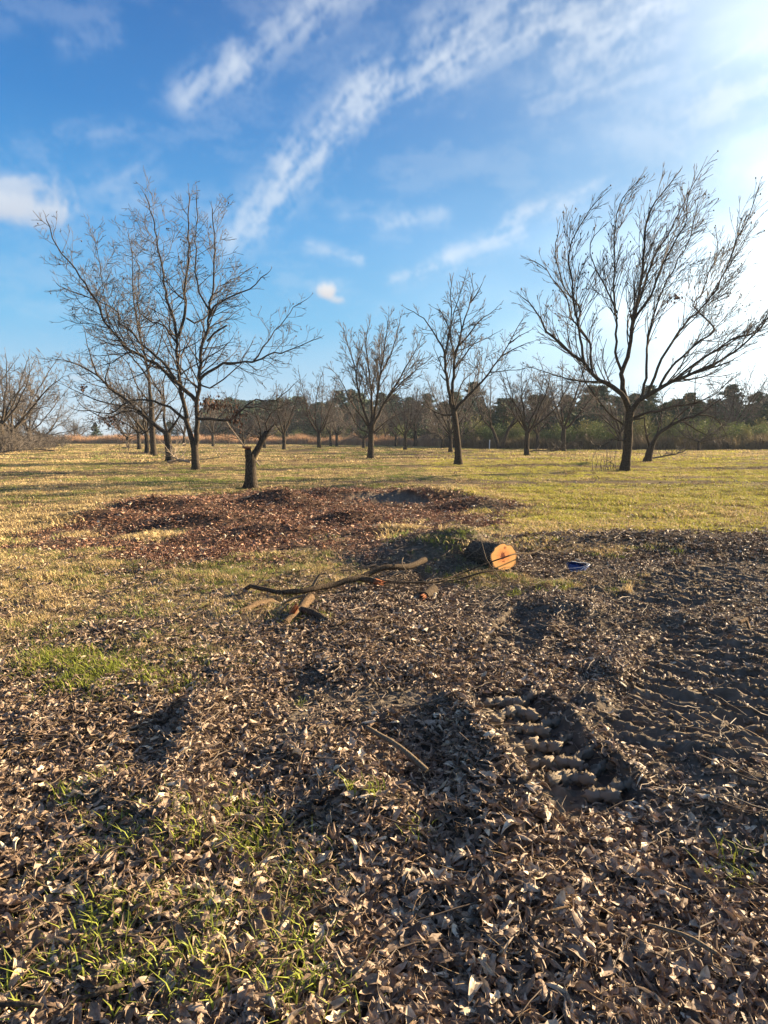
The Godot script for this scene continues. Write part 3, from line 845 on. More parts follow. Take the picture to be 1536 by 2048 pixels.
# data: rows of [part, radius at base, radius at tip, lean in depth per metre, outline x, y ...] from the ground up
func build_tree(root: Node3D, data: Array, o: Dictionary) -> void:
	o.count = 0
	var spine := PackedVector3Array()   # all points so far, to join limbs on
	var spine_r := PackedFloat32Array()
	for row in data:
		var flat: Array = row[4]
		var p := PackedVector3Array()
		var z0 := 0.0
		var best := 1e9
		for k in spine.size():
			var dd := Vector2(spine[k].x - float(flat[0]), spine[k].y - float(flat[1])).length()
			if dd < best:
				best = dd
				z0 = spine[k].z
		var go := 0.0
		for k in range(0, flat.size(), 2):
			if k:
				go += Vector2(float(flat[k]) - float(flat[k - 2]), float(flat[k + 1]) - float(flat[k - 1])).length()
			p.append(Vector3(flat[k], flat[k + 1], z0 + float(row[3]) * go))
		var kind: String = row[0]
		var trunk := kind == "trunk"
		p = catmull(p, 0.12 if trunk else 0.35, 0.0 if trunk else float(o.wiggle))
		var r := PackedFloat32Array()
		var ln := 0.0
		for k in p.size():
			var t := k / (p.size() - 1.0)
			var q := lerpf(float(row[1]), float(row[2]), pow(t, 0.68))
			if trunk:
				q *= 1.0 + float(o.get("flare", 0.42)) * exp(-maxf(p[k].y, 0.0) / 0.16)
			r.append(q)
			if k:
				ln += p[k].distance_to(p[k - 1])
		var mb := Mb.new()
		mb.tube(p, r, 16 if trunk else (8 if float(row[1]) > 0.09 else 6), true, n_clod, 0.16 if trunk else 0.08)
		var part := obj(kind if kind != "stub" else "broken_limb", mb.mesh(), M.bark, root)
		if kind == "limb":
			var tw := Mb.new()
			var kids := int(ln * float(o.per_limb))
			for k in kids:
				var t := lerpf(float(o.t0), 1.0, (k + rng.randf()) / kids)
				var s := mini(int(t * (p.size() - 1)), p.size() - 2)
				var ad := (p[s + 1] - p[s]).normalized()
				var side := ad.cross(Vector3(rng.randf_range(-1, 1), rng.randf_range(-1, 1), rng.randf_range(-1, 1))).normalized()
				var ang := deg_to_rad(rng.randf_range(float(o.ang0), float(o.ang1)))
				var bl := clampf(ln * rng.randf_range(0.18, 0.42) * (1.25 - 0.95 * t), 0.4, float(o.longest))
				grow(tw, p[s], ad * cos(ang) + side * sin(ang), bl, clampf(r[s] * 0.5, float(o.rmin) * 1.2, 0.04), int(o.depth), o)
			var last := p.size() - 1
			grow(tw, p[last], (p[last] - p[last - 1]).normalized(), 0.4, r[last], 2, o)
			obj("twigs", tw.mesh(), o.twig, part)
		for k in p.size():
			spine.append(p[k])
			spine_r.append(r[k])


func tree_opts(over: Dictionary) -> Dictionary:
	var o := {"bias": Vector3(0, 1, 0), "pull": 0.10, "crook": 0.22, "rmin": 0.009, "per_m": 2.4, "per_limb": 2.0, "t0": 0.22, "ang0": 28.0, "ang1": 62.0, "longest": 2.6, "depth": 2, "wiggle": 0.03, "twig": M.twig, "husk": 0.0}
	o.merge(over, true)
	return o


# limbs of an orchard tree that is not drawn from an outline
func made_up_tree(kind: String, sd: int) -> Array:
	rng.seed = sd
	var rows := []
	var fork := 2.0 if kind != "crooked" else 1.5
	if kind == "split":
		for s in [-1.0, 1.0]:
			rows.append(["trunk", 0.2, 0.14, 0.1 * s, [0.12 * s, -0.1, 0.4 * s, 1.0, 0.9 * s, 2.4]])
		fork = 2.4
	else:
		rows.append(["trunk", 0.25, 0.18, 0.0, [0.0, -0.1, 0.04, 1.0, 0.0, fork]])
	var count := 9 if kind == "crooked" else 8
	for k in count:
		var side := -1.0 if k % 2 else 1.0
		var lean := side * rng.randf_range(0.1, 0.62) * (1.25 if kind == "crooked" else 0.85)
		var flat := []
		var x := 0.9 * side if kind == "split" else 0.0
		var y := fork * rng.randf_range(0.85, 1.0)
		flat.append_array([x, y])
		var ln := rng.randf_range(5.0, 8.0) * (1.0 - 0.35 * absf(lean))
		var steps := 6
		var a := lean * 1.7
		for s in steps:
			x += sin(a) * ln / steps
			y += cos(a) * ln / steps
			a += rng.randf_range(-0.28, 0.28) - a * (0.16 if kind != "crooked" else 0.05)
			flat.append_array([x, y])
		rows.append(["limb", rng.randf_range(0.07, 0.12), 0.015, rng.randf_range(-0.75, 0.75), flat])
	return rows


func leaf_cluster(root: Node3D, at_p: Vector3, size: Vector3, count: int) -> void:
	var mb := Mb.new()
	for k in count:
		var q := at_p + Vector3(rng.randfn(0, 0.4), rng.randfn(0, 0.4), rng.randfn(0, 0.4)) * size
		var down := Vector3(rng.randf_range(-0.6, 0.6), -1, rng.randf_range(-0.6, 0.6)).normalized() * rng.randf_range(0.12, 0.22)
		var sd := down.cross(Vector3(rng.randf_range(-1, 1), 0.1, rng.randf_range(-1, 1))).normalized() * 0.045
		mb.tri(q, q + down * 0.5 + sd, q + down)
		mb.tri(q, q + down, q + down * 0.5 - sd)
	obj("dead_leaves", mb.mesh(), M.dead_leaf, root)


func copy_of(o: Node3D, called: String, label: String, category: String, group: String, where: Vector3, turn: float, scale_by: Vector3) -> Node3D:
	var r := o.duplicate() as Node3D
	r.name = numbered(called)
	add_child(r, true)
	r.position = where
	r.rotation.y = turn
	r.scale = scale_by
	if r.has_meta("group"):
		r.remove_meta("group")
	tag(r, label, category, group)
	return r


# ---------------------------------------------------------------- pines, shrubs
func pine_mesh(sd: int, height: float, spread: float, open: float) -> Mb:
	rng.seed = sd
	var mb := Mb.new()
	var y := height * open
	while y < height:
		var t := (y - height * open) / (height * (1.0 - open))
		var reach := spread * (1.0 - 0.8 * pow(t, 2.0)) * (0.6 + 0.4 * smoothstep(0.0, 0.18, t))
		for k in 6:
			var a := rng.randf() * TAU
			var ln := reach * rng.randf_range(0.45, 1.1)
			var dirx := Vector3(cos(a), rng.randf_range(-0.1, 0.45), sin(a)).normalized()
			var from := Vector3(0, y, 0)
			for c in 9:
				var f := 0.2 + 0.8 * rng.randf()
				var q := from + dirx * ln * f + Vector3(rng.randf_range(-1, 1), rng.randf_range(-0.7, 1), rng.randf_range(-1, 1)) * 0.22
				var u := Vector3(rng.randf_range(-1, 1), rng.randf_range(-0.4, 1), rng.randf_range(-1, 1)).normalized() * rng.randf_range(0.3, 0.55)
				var w := u.cross(Vector3(rng.randf_range(-1, 1), rng.randf_range(-1, 1), rng.randf_range(-1, 1))).normalized() * rng.randf_range(0.13, 0.26)
				mb.tri(q - u * 0.4, q + w + u * 0.2, q + u)
				mb.tri(q - w, q + u * 0.7 - w, q + w * 0.4)
		y += rng.randf_range(0.22, 0.42)
	return mb


func make_pine(sd: int, height: float, spread: float, open: float, needles: Material) -> Node3D:
	var root := thing("pine_tree", "", "pine tree", Vector3.ZERO)
	var tr := Mb.new()
	tr.tube(PackedVector3Array([Vector3(0, -0.3, 0), Vector3(0.05, height * 0.5, 0), Vector3(0, height * 0.97, 0)]), PackedFloat32Array([0.16, 0.11, 0.02]), 6)
	obj("trunk", tr.mesh(), M.pine_bark, root)
	obj("crown", pine_mesh(sd, height, spread, open).mesh(), needles, root)
	return root


func make_shrub(sd: int, height: float, spread: float, leaves: Material) -> Node3D:
	rng.seed = sd
	var root := thing("young_tree", "", "young tree", Vector3.ZERO)
	var st := Mb.new()
	var fo := Mb.new()
	for k in 7:
		var a := rng.randf() * TAU
		var tip := Vector3(cos(a) * spread * rng.randf_range(0.1, 0.8), height * rng.randf_range(0.6, 1.0), sin(a) * spread * rng.randf_range(0.1, 0.8))
		var base := Vector3(tip.x * 0.2, -0.1, tip.z * 0.2)
		st.tube(PackedVector3Array([base, base.lerp(tip, 0.5) + Vector3(0.05, 0.2, 0), tip]), PackedFloat32Array([0.045, 0.03, 0.012]), 3, false)
		for c in 150:
			var f := rng.randf_range(0.3, 1.05)
			var q := base.lerp(tip, f) + Vector3(rng.randfn(0, 1), rng.randfn(0, 0.7), rng.randfn(0, 1)) * 0.42 * spread * 0.6
			if q.y < height * 0.18:
				continue
			var u := Vector3(rng.randf_range(-1, 1), rng.randf_range(-0.3, 1), rng.randf_range(-1, 1)).normalized() * rng.randf_range(0.16, 0.36)
			var w := u.cross(Vector3(rng.randf_range(-1, 1), rng.randf_range(-1, 1), rng.randf_range(-1, 1))).normalized() * 0.11
			fo.tri(q, q + w + u * 0.4, q + u)
	obj("stems", st.mesh(), M.twig_far, root)
	obj("foliage", fo.mesh(), leaves, root)
	return root


# ---------------------------------------------------------------- scattered cover
func leaf_mesh(sd: int, width: float, curl: float, fold: float, twist: float, lobes: float, stalk := true) -> Mb:
	rng.seed = sd
	var mb := Mb.new()
	var rows := []
	var steps := 6
	var bend := rng.randf_range(-0.22, 0.22)
	var wave := rng.randf_range(0.0, TAU)
	for s in steps + 1:
		var t := s / float(steps)
		var w := width * (sin(PI * pow(t, 0.8)) * 0.85 + 0.12)
		if s == steps:
			w = width * 0.05
		w *= 1.0 + lobes * (0.5 if s % 2 else -0.4) * rng.randf_range(0.6, 1.2)
		var c := Vector3(bend * sin(PI * t), curl * (pow(t - 0.45, 2.0) * 3.0 - 0.25) + 0.02 * sin(wave + t * 9.0), t - 0.5)
		var tw := twist * (t - 0.5) * 2.0
		var sd_v := Vector3(cos(tw), sin(tw), 0)
		var up := Vector3(-sin(tw), cos(tw), 0)
		var row := []
		for k: float in [-1.0, -0.55, 0.0, 0.55, 1.0]:
			var lift := fold * w * k * k * (1.0 + 0.35 * sin(wave * 2.0 + t * 11.0 + k * 2.0))
			row.append(c + sd_v * w * k * (1.0 - 0.25 * fold * absf(k)) + up * lift)
		rows.append(row)
	for s in steps:
		for k in 4:
			var a: Vector3 = rows[s][k]
			var b: Vector3 = rows[s][k + 1]
			var c: Vector3 = rows[s + 1][k]
			var d: Vector3 = rows[s + 1][k + 1]
			mb.tri(a, c, b)
			mb.tri(b, c, d)
	if stalk:
		var q: Vector3 = rows[0][2]
		mb.tri(q + Vector3(0.012, 0, 0.02), q + Vector3(-0.012, 0, 0.02), q + Vector3(bend, rng.randf_range(0.0, 0.12), -0.3))
	return mb


func tuft_mesh(sd: int, blades: int, high: float, spread: float, wide: float, lean: float) -> Mb:
	rng.seed = sd
	var mb := Mb.new()
	for k in blades:
		var a := rng.randf() * TAU
		var q := Vector3(cos(a), 0, sin(a)) * spread * sqrt(rng.randf())
		var out := Vector3(rng.randf_range(-1, 1), 0, rng.randf_range(-1, 1)).normalized() * lean * rng.randf_range(0.2, 1.3)
		var h := high * rng.randf_range(0.5, 1.15)
		var sdv := Vector3(-out.z, 0, out.x).normalized() * wide * rng.randf_range(0.6, 1.2)
		var mid := q + Vector3(0, h * 0.6, 0) + out * h * 0.4
		var tip := q + Vector3(0, h * rng.randf_range(0.75, 1.0), 0) + out * h * 1.1
		q.y -= 0.01
		mb.tri(q - sdv, mid - sdv * 0.8, q + sdv)
		mb.tri(q + sdv, mid - sdv * 0.8, mid + sdv * 0.8)
		mb.tri(mid - sdv * 0.8, tip, mid + sdv * 0.8)
	return mb


func multi(called: String, m: Mesh, material: Material, where: Array, tint: Array, parent: Node) -> void:
	if where.is_empty():
		return
	var mm := MultiMesh.new()
	mm.transform_format = MultiMesh.TRANSFORM_3D
	mm.use_colors = true
	mm.mesh = m
	mm.instance_count = where.size()
	for k in where.size():
		mm.set_instance_transform(k, where[k])
		mm.set_instance_color(k, tint[k])
	var o := MultiMeshInstance3D.new()
	o.name = called if parent != self else numbered(called)
	o.multimesh = mm
	o.material_override = material
	parent.add_child(o, true)


func leaf_tint(pile: float) -> Color:
	var u := rng.randf()
	var c := Color(0.065, 0.045, 0.032)
	if u < 0.30:
		c = Color(0.105, 0.075, 0.052)
	elif u < 0.62:
		c = Color(0.165, 0.122, 0.088)
	elif u < 0.86:
		c = Color(0.245, 0.19, 0.14)
	elif u < 0.94:
		c = Color(0.36, 0.295, 0.22)
	c = c.lerp(Color(c.r * 1.1, c.g * 0.78, c.b * 0.66), pile * 0.9 + 0.12 * rng.randf())
	if rng.randf() < 0.07:
		c = Color(0.42, 0.36, 0.27)
	return Color(c.r * 1.85, c.g * 1.88, c.b * 1.88) * rng.randf_range(0.8, 1.25)


func scatter_leaves(ground: Node3D) -> void:
	var meshes := []
	meshes.append(leaf_mesh(1, 0.17, 0.22, 0.35, 0.3, 0.0).mesh())
	meshes.append(leaf_mesh(2, 0.13, 0.5, 0.9, -0.5, 0.0).mesh())
	meshes.append(leaf_mesh(3, 0.2, -0.3, 0.5, 0.5, 0.06).mesh())
	meshes.append(leaf_mesh(4, 0.14, 0.65, 1.2, 0.8, 0.0).mesh())
	meshes.append(leaf_mesh(5, 0.27, 0.25, 0.5, -0.3, 0.3).mesh())
	meshes.append(leaf_mesh(6, 0.10, 0.2, 1.4, 0.3, 0.0).mesh())
	meshes.append(leaf_mesh(7, 0.22, -0.5, 0.8, -0.7, 0.12).mesh())
	meshes.append(leaf_mesh(8, 0.3, 0.15, 0.6, 0.4, 0.5, false).mesh())
	meshes.append(leaf_mesh(9, 0.12, -0.8, 0.9, 1.1, 0.0).mesh())
	rng.seed = 404
	var where := []
	var tint := []
	for k in meshes.size():
		where.append([])
		tint.append([])
	var big := []
	# [from, to, tries, leaf length]
	for band in [[1.35, 2.6, 23000, 0.08], [2.6, 4.6, 36000, 0.073], [4.6, 9.0, 66000, 0.074], [9.0, 21.0, 80000, 0.10], [21.0, 60.0, 16000, 0.16]]:
		for k in int(band[2]):
			var d := sqrt(rng.randf_range(float(band[0]) * float(band[0]), float(band[1]) * float(band[1])))
			var x := rng.randf_range(-1, 1) * (0.61 * d + 0.45)
			zone(x, d)
			if rng.randf() > z_leaf * lerpf(0.55, 1.05, smoothstep(-0.35, 0.25, n_mid.get_noise_2d(x * 1.6 + 9.0, d * 1.6))) + 0.05 * (1.0 - z_dirt) + (0.30 * (1.0 - smoothstep(5.5, 10.5, d)) if d > 4.0 else 0.0):
				continue
			var small := rng.randf()
			var ln := float(band[3]) * (rng.randf_range(0.3, 0.75) if small < 0.62 else rng.randf_range(0.75, 1.35))
			if z_dirt > 0.4:
				ln *= 0.75
			var b := Basis(Vector3.UP, rng.randf() * TAU)
			b = Basis(Vector3(rng.randf_range(-1, 1), 0, rng.randf_range(-1, 1)).normalized(), absf(rng.randfn(0, 0.27))) * b
			if rng.randf() < 0.5:
				b = b * Basis(Vector3(0, 0, 1), PI)
			b = b.scaled_local(Vector3(ln, ln * rng.randf_range(0.6, 1.1), ln))
			var up := 0.004 + rng.randf() * (0.03 + 0.03 * z_pile) * (1.0 - 0.7 * z_dirt)
			var tr := Transform3D(b, at(x, d, up))
			var kind := rng.randi() % meshes.size()
			var c := leaf_tint(z_pile)
			if d < 2.75 and ln > 0.095 and absf(x) < 0.57 * d:
				big.append([ln / d * (0.6 + up * 20.0), kind, tr, c])
			else:
				where[kind].append(tr)
				tint[kind].append(c)
	big.sort_custom(func(a, b): return a[0] > b[0])
	var tones := []
	for c in [Color(0.13, 0.093, 0.067), Color(0.205, 0.15, 0.108), Color(0.31, 0.235, 0.17), Color(0.45, 0.36, 0.265), Color(0.66, 0.57, 0.43)]:
		var m := M.leaf.duplicate() as StandardMaterial3D
		m.vertex_color_use_as_albedo = false
		m.albedo_color = (c as Color).linear_to_srgb()
		tones.append(m)
	for k in big.size():
		if k < 300:
			var c: Color = big[k][3]
			var best := 0
			for t in tones.size():
				if absf((tones[t].albedo_color as Color).srgb_to_linear().r - c.r) < absf((tones[best].albedo_color as Color).srgb_to_linear().r - c.r):
					best = t
			var o := obj("fallen_leaf", meshes[int(big[k][1])], tones[best], ground)
			o.transform = big[k][2]
		else:
			where[int(big[k][1])].append(big[k][2])
			tint[int(big[k][1])].append(big[k][3])
	var root := thing("leaf_litter", "litter of dry curled brown leaves over the orchard floor", "leaves", Vector3.ZERO)
	root.set_meta("kind", "stuff")
	var total := 0
	for k in meshes.size():
		total += where[k].size()
		multi("leaves", meshes[k], M.leaf, where[k], tint[k], root)
	print("leaves ", total, " single ", mini(300, big.size()))


func scatter_grass() -> void:
	var near := [tuft_mesh(31, 18, 0.06, 0.055, 0.0024, 0.9).mesh(), tuft_mesh(32, 16, 0.045, 0.065, 0.0024, 1.5).mesh()]
	var far := [tuft_mesh(33, 22, 0.05, 0.15, 0.006, 1.2).mesh(), tuft_mesh(34, 20, 0.045, 0.17, 0.007, 1.6).mesh()]
	var lawn := [tuft_mesh(35, 22, 0.08, 0.4, 0.02, 1.0).mesh()]
	rng.seed = 505
	var root := thing("grass", "short winter grass, green and straw coloured, across the orchard", "grass", Vector3.ZERO)
	root.set_meta("kind", "stuff")
	for set_ in [[near, [[1.4, 3.2, 9000], [3.2, 9.0, 30000]]], [far, [[8.0, 20.0, 36000], [20.0, 45.0, 42000]]], [lawn, [[40.0, 130.0, 30000]]]]:
		var meshes: Array = set_[0]
		var where := []
		var tint := []
		for k in meshes.size():
			where.append([])
			tint.append([])
		for band in set_[1]:
			for k in int(band[2]):
				var d := sqrt(rng.randf_range(float(band[0]) * float(band[0]), float(band[1]) * float(band[1])))
				var x := rng.randf_range(-1, 1) * (0.61 * d + 0.45)
				zone(x, d)
				if rng.randf() > z_grass * 0.95 + (0.03 if d < 9.0 else 0.0) - z_leaf * 0.35 - z_thin * 0.75:
					continue
				var straw := rng.randf() < z_straw * 0.85 + 0.12
				var c := Color(0.52, 0.40, 0.20) if straw else Color(0.20, 0.235, 0.06)
				if not straw and x > 2.0 and d > 9.0:
					c = c.lerp(Color(0.50, 0.45, 0.09), 0.75)
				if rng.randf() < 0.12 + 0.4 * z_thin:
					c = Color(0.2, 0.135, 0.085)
				c *= rng.randf_range(0.7, 1.3)
				var s := rng.randf_range(0.6, 1.35) * (1.0 if d < 9.0 else 1.0 + 0.2 * rng.randf())
				s *= clampf(0.85 + 0.9 * n_mid.get_noise_2d(x * 1.3 + 30.0, d * 1.3), 0.45, 1.5)
				var kind := rng.randi() % meshes.size()
				where[kind].append(Transform3D(Basis(Vector3.UP, rng.randf() * TAU).scaled_local(Vector3(s, s * rng.randf_range(0.6, 1.2), s)), at(x, d)))
				tint[kind].append(c)
		for k in meshes.size():
			multi("tufts", meshes[k], M.grass, where[k], tint[k], root)
	# a few fresh green tufts that catch the sun in the foreground
	var where2 := []
	var tint2 := []
	for g in [[-0.83, 2.35, 9], [-0.62, 2.42, 8], [-0.98, 2.5, 6], [-0.45, 2.0, 6], [-0.28, 1.78, 10], [-0.9, 1.95, 8], [-0.75, 1.75, 8], [1.27, 2.3, 4], [1.6, 6.6, 10], [-1.05, 2.2, 6], [-0.3, 2.35, 5], [0.02, 2.5, 4], [-0.55, 1.75, 12], [-0.2, 1.62, 8], [-1.0, 1.75, 12], [-0.7, 2.7, 10], [-1.3, 2.75, 10], [-0.45, 2.25, 8], [-1.9, 4.2, 110], [-2.3, 4.5, 80], [-1.5, 4.0, 30], [-0.6, 5.6, 10], [1.0, 7.3, 14]]:
		for k in int(g[2]):
			var x := float(g[0]) + rng.randfn(0, 0.05 + 0.02 * float(g[1]))
			var d := float(g[1]) + rng.randfn(0, 0.05 + 0.02 * float(g[1]))
			var s := rng.randf_range(0.8, 1.5)
			where2.append(Transform3D(Basis(Vector3.UP, rng.randf() * TAU).scaled_local(Vector3(s, s, s)), at(x, d)))
			tint2.append(Color(0.24, 0.27, 0.045) * rng.randf_range(0.7, 1.3))
	multi("fresh_tufts", near[0], M.grass, where2, tint2, root)
	# dry stalks lying and poking out everywhere in the litter
	var stalk := Mb.new()
	stalk.tube(PackedVector3Array([Vector3(0, 0, -0.5), Vector3(0.06, 0.05, -0.15), Vector3(0.02, 0.06, 0.2), Vector3(-0.1, 0.02, 0.5)]), PackedFloat32Array([0.013, 0.012, 0.01, 0.006]), 3, false)
	var where3 := []
	var tint3 := []
	for k in 6500:
		var d := sqrt(rng.randf_range(1.9, 30.0 if k < 4500 else 110.0))
		var x := rng.randf_range(-1, 1) * (0.61 * d + 0.4)
		zone(x, d)
		if z_dirt > 0.3 and rng.randf() < 0.95:
			continue
		var ln := rng.randf_range(0.035, 0.12)
		var b := Basis(Vector3.UP, rng.randf() * TAU) * Basis(Vector3(1, 0, 0), -absf(rng.randfn(0.05, 0.3)))
		where3.append(Transform3D(b.scaled_local(Vector3(0.11, 0.11, ln)), at(x, d, 0.015 + rng.randf() * 0.03)))
		tint3.append(Color(0.42, 0.31, 0.17).lerp(Color(0.22, 0.14, 0.085), rng.randf()) * rng.randf_range(0.7, 1.3))
	multi("dry_stalks", stalk.mesh(), M.grass, where3, tint3, root)


func scatter_twigs() -> void:
	rng.seed = 606
	var meshes := []
	for k in 4:
		var mb := Mb.new()
		var p := PackedVector3Array()
		var r := PackedFloat32Array()
		var q := Vector3(0, 0.02, -0.5)
		for s in 6:
			p.append(q)
			r.append(0.013 - 0.0015 * s)
			q += Vector3(rng.randf_range(-0.09, 0.09), rng.randf_range(-0.03, 0.05), 0.2)
		mb.tube(p, r, 4, false)
		if k % 2:
			mb.tube(PackedVector3Array([p[2], p[2] + Vector3(0.12, 0.05, 0.15), p[2] + Vector3(0.2, 0.04, 0.36)]), PackedFloat32Array([0.008, 0.006, 0.004]), 3, false)
		meshes.append(mb.mesh())
	var where := [[], [], [], []]
	var tint := [[], [], [], []]
	for k in 1500:
		var d := sqrt(rng.randf_range(2.2, 144.0))
		if k < 260:
			d = sqrt(rng.randf_range(2.2, 16.0))
		var x := rng.randf_range(-1, 1) * (0.6 * d + 0.3)
		if k > 1000:
			x = rng.randfn(0.9, 0.9)
			d = rng.randfn(7.2, 0.8)
		if rng.randf() > (0.95 if x > -1.0 else 0.5):
			continue
		var s := rng.randf_range(0.06, 0.36)
		var kind := rng.randi() % 4
		var b := Basis(Vector3.UP, rng.randf() * TAU) * Basis(Vector3(1, 0, 0), rng.randfn(0, 0.16))
		where[kind].append(Transform3D(b.scaled_local(Vector3(minf(s, 0.3) * 1.1, minf(s, 0.3) * 1.1, s)), at(x, d, 0.022)))
		var u := rng.randf()
		tint[kind].append(Color(0.12, 0.09, 0.065).lerp(Color(0.36, 0.29, 0.21), u * u * u))
	var root := thing("ground_twigs", "small broken twigs strewn through the leaf litter", "twigs", Vector3.ZERO)
	root.set_meta("kind", "stuff")
	for k in 4:
		multi("twigs", meshes[k], M.leaf, where[k], tint[k], root)


func clods(ground: Node3D) -> void:
	rng.seed = 707
	var shapes := []
	for k in 5:
		var mb := Mb.new()
		mb.lump(Vector3(-0.55, 0.0, -0.1), Vector3(0.75, 0.62, 0.6), n_zone, 1.1, 10, 14, 0.3, k * 3.0)
		mb.lump(Vector3(0.5, 0.15, 0.18), Vector3(0.72, 0.68, 0.55), n_zone, 1.1, 10, 14, -0.5, k * 5.0 + 1.0)
		for q in mb.v.size():
			mb.v[q] += mb.n[q] * 0.22 * n_fine.get_noise_3d(mb.v[q].x * 0.9 + k, mb.v[q].y * 0.9, mb.v[q].z * 0.9)
			mb.v[q] += Vector3(rng.randf_range(-1, 1), rng.randf_range(-1, 1), rng.randf_range(-1, 1)) * 0.02
		shapes.append(mb.mesh())
	# pressed lumps in the deep tyre track, rows of two bent bars
	var row := 0
	var s := 0.12
	while s < 1.2:
		for bar in 4:
			if rng.randf() < 0.08 or (s > 0.8 and bar < 1):
				continue
			var across := -0.16 + 0.115 * bar
			var x := 0.68 + 0.19 * s + across + rng.randfn(0, 0.008)
			var d := 3.82 - 0.98 * s + 0.045 * bar + (0.03 if bar % 2 else -0.01) + rng.randfn(0, 0.006)
			var o := obj("dirt_clod", shapes[rng.randi() % 5], M.clod, ground)
			var z := rng.randf_range(0.040, 0.050)
			o.position = Vector3(x, hgt(x, d) * 0.35 + hgt(0.68 + 0.19 * s, 3.82 - 0.98 * s) * 0.65 + 0.03, -d)
			o.rotation = Vector3(rng.randfn(0, 0.12), (0.5 if bar % 2 else -0.25) + rng.randfn(0, 0.12), rng.randfn(0, 0.12))
			o.scale = Vector3(z * rng.randf_range(1.15, 1.4), z * 1.0, z * 0.78)
		s += 0.172
		row += 1
	var where := []
	var tint := []
	for k in 9000:
		var d := sqrt(rng.randf_range(2.0, 60.0))
		var x := rng.randf_range(-0.9, 0.62 * d)
		zone(x, d)
		if rng.randf() > z_dirt * 1.1:
			continue
		var z := 0.004 + 0.018 * pow(rng.randf(), 3.0)
		where.append(Transform3D(Basis(Vector3(rng.randf(), 1, rng.randf()).normalized(), rng.randf() * TAU).scaled_local(Vector3(z, z, z)), at(x, d, z * 0.25)))
		tint.append(Color(0.26, 0.22, 0.17) * rng.randf_range(0.7, 1.3))
	var m := M.ground.duplicate() as StandardMaterial3D
	m.uv1_world_triplanar = false
	m.heightmap_enabled = false
	multi("dirt_crumbs", shapes[0], m, where, tint, self)
	tag(get_child(get_child_count() - 1), "crumbs of dry soil in the torn up tracks", "soil", "", "stuff")


# ---------------------------------------------------------------- wood lying about
func path(flat: Array) -> PackedVector3Array:
	var p := PackedVector3Array()
	for k in range(0, flat.size(), 3):
		p.append(at(flat[k], flat[k + 2], flat[k + 1]))
	return p


func lying(called: String, label: String, category: String, flat: Array, r0: float, r1: float, material: Material, step := 0.1, wiggle := 0.004, group := "") -> Node3D:
	var p := path(flat)
	var root := thing(called, label, category, p[0], group)
	wood(root, "bark", p, r0, r1, material, step, wiggle)
	return root


func wood(root: Node3D, called: String, p: PackedVector3Array, r0: float, r1: float, material: Material, step := 0.1, wiggle := 0.004) -> MeshInstance3D:
	for k in p.size():
		p[k] -= root.position
	p = catmull(p, step, wiggle)
	var r := PackedFloat32Array()
	for k in p.size():
		r.append(lerpf(r0, r1, k / (p.size() - 1.0)) * rng.randf_range(0.92, 1.08))
	var mb := Mb.new()
	mb.tube(p, r, 10 if r0 > 0.03 else 6, true, n_clod, 0.12)
	return obj(called, mb.mesh(), material, root)


func broken_end(root: Node3D, at_p: Vector3, dir: Vector3, r: float) -> void:
	var mb := Mb.new()
	for k in 9:
		var a := TAU * k / 9.0
		var u := dir.cross(Vector3(0.2, 0.9, 0.3)).normalized()
		var w := dir.cross(u)
		var q := at_p - root.position + (u * cos(a) + w * sin(a)) * r * 0.62
		mb.tube(PackedVector3Array([q - dir * 0.02, q + dir * rng.randf_range(0.01, 0.05), q + dir * rng.randf_range(0.055, 0.10) + u * rng.randf_range(-0.01, 0.01)]), PackedFloat32Array([r * 0.4, r * 0.26, r * 0.06]), 4, false)
	obj("broken_end", mb.mesh(), M.broken, root)


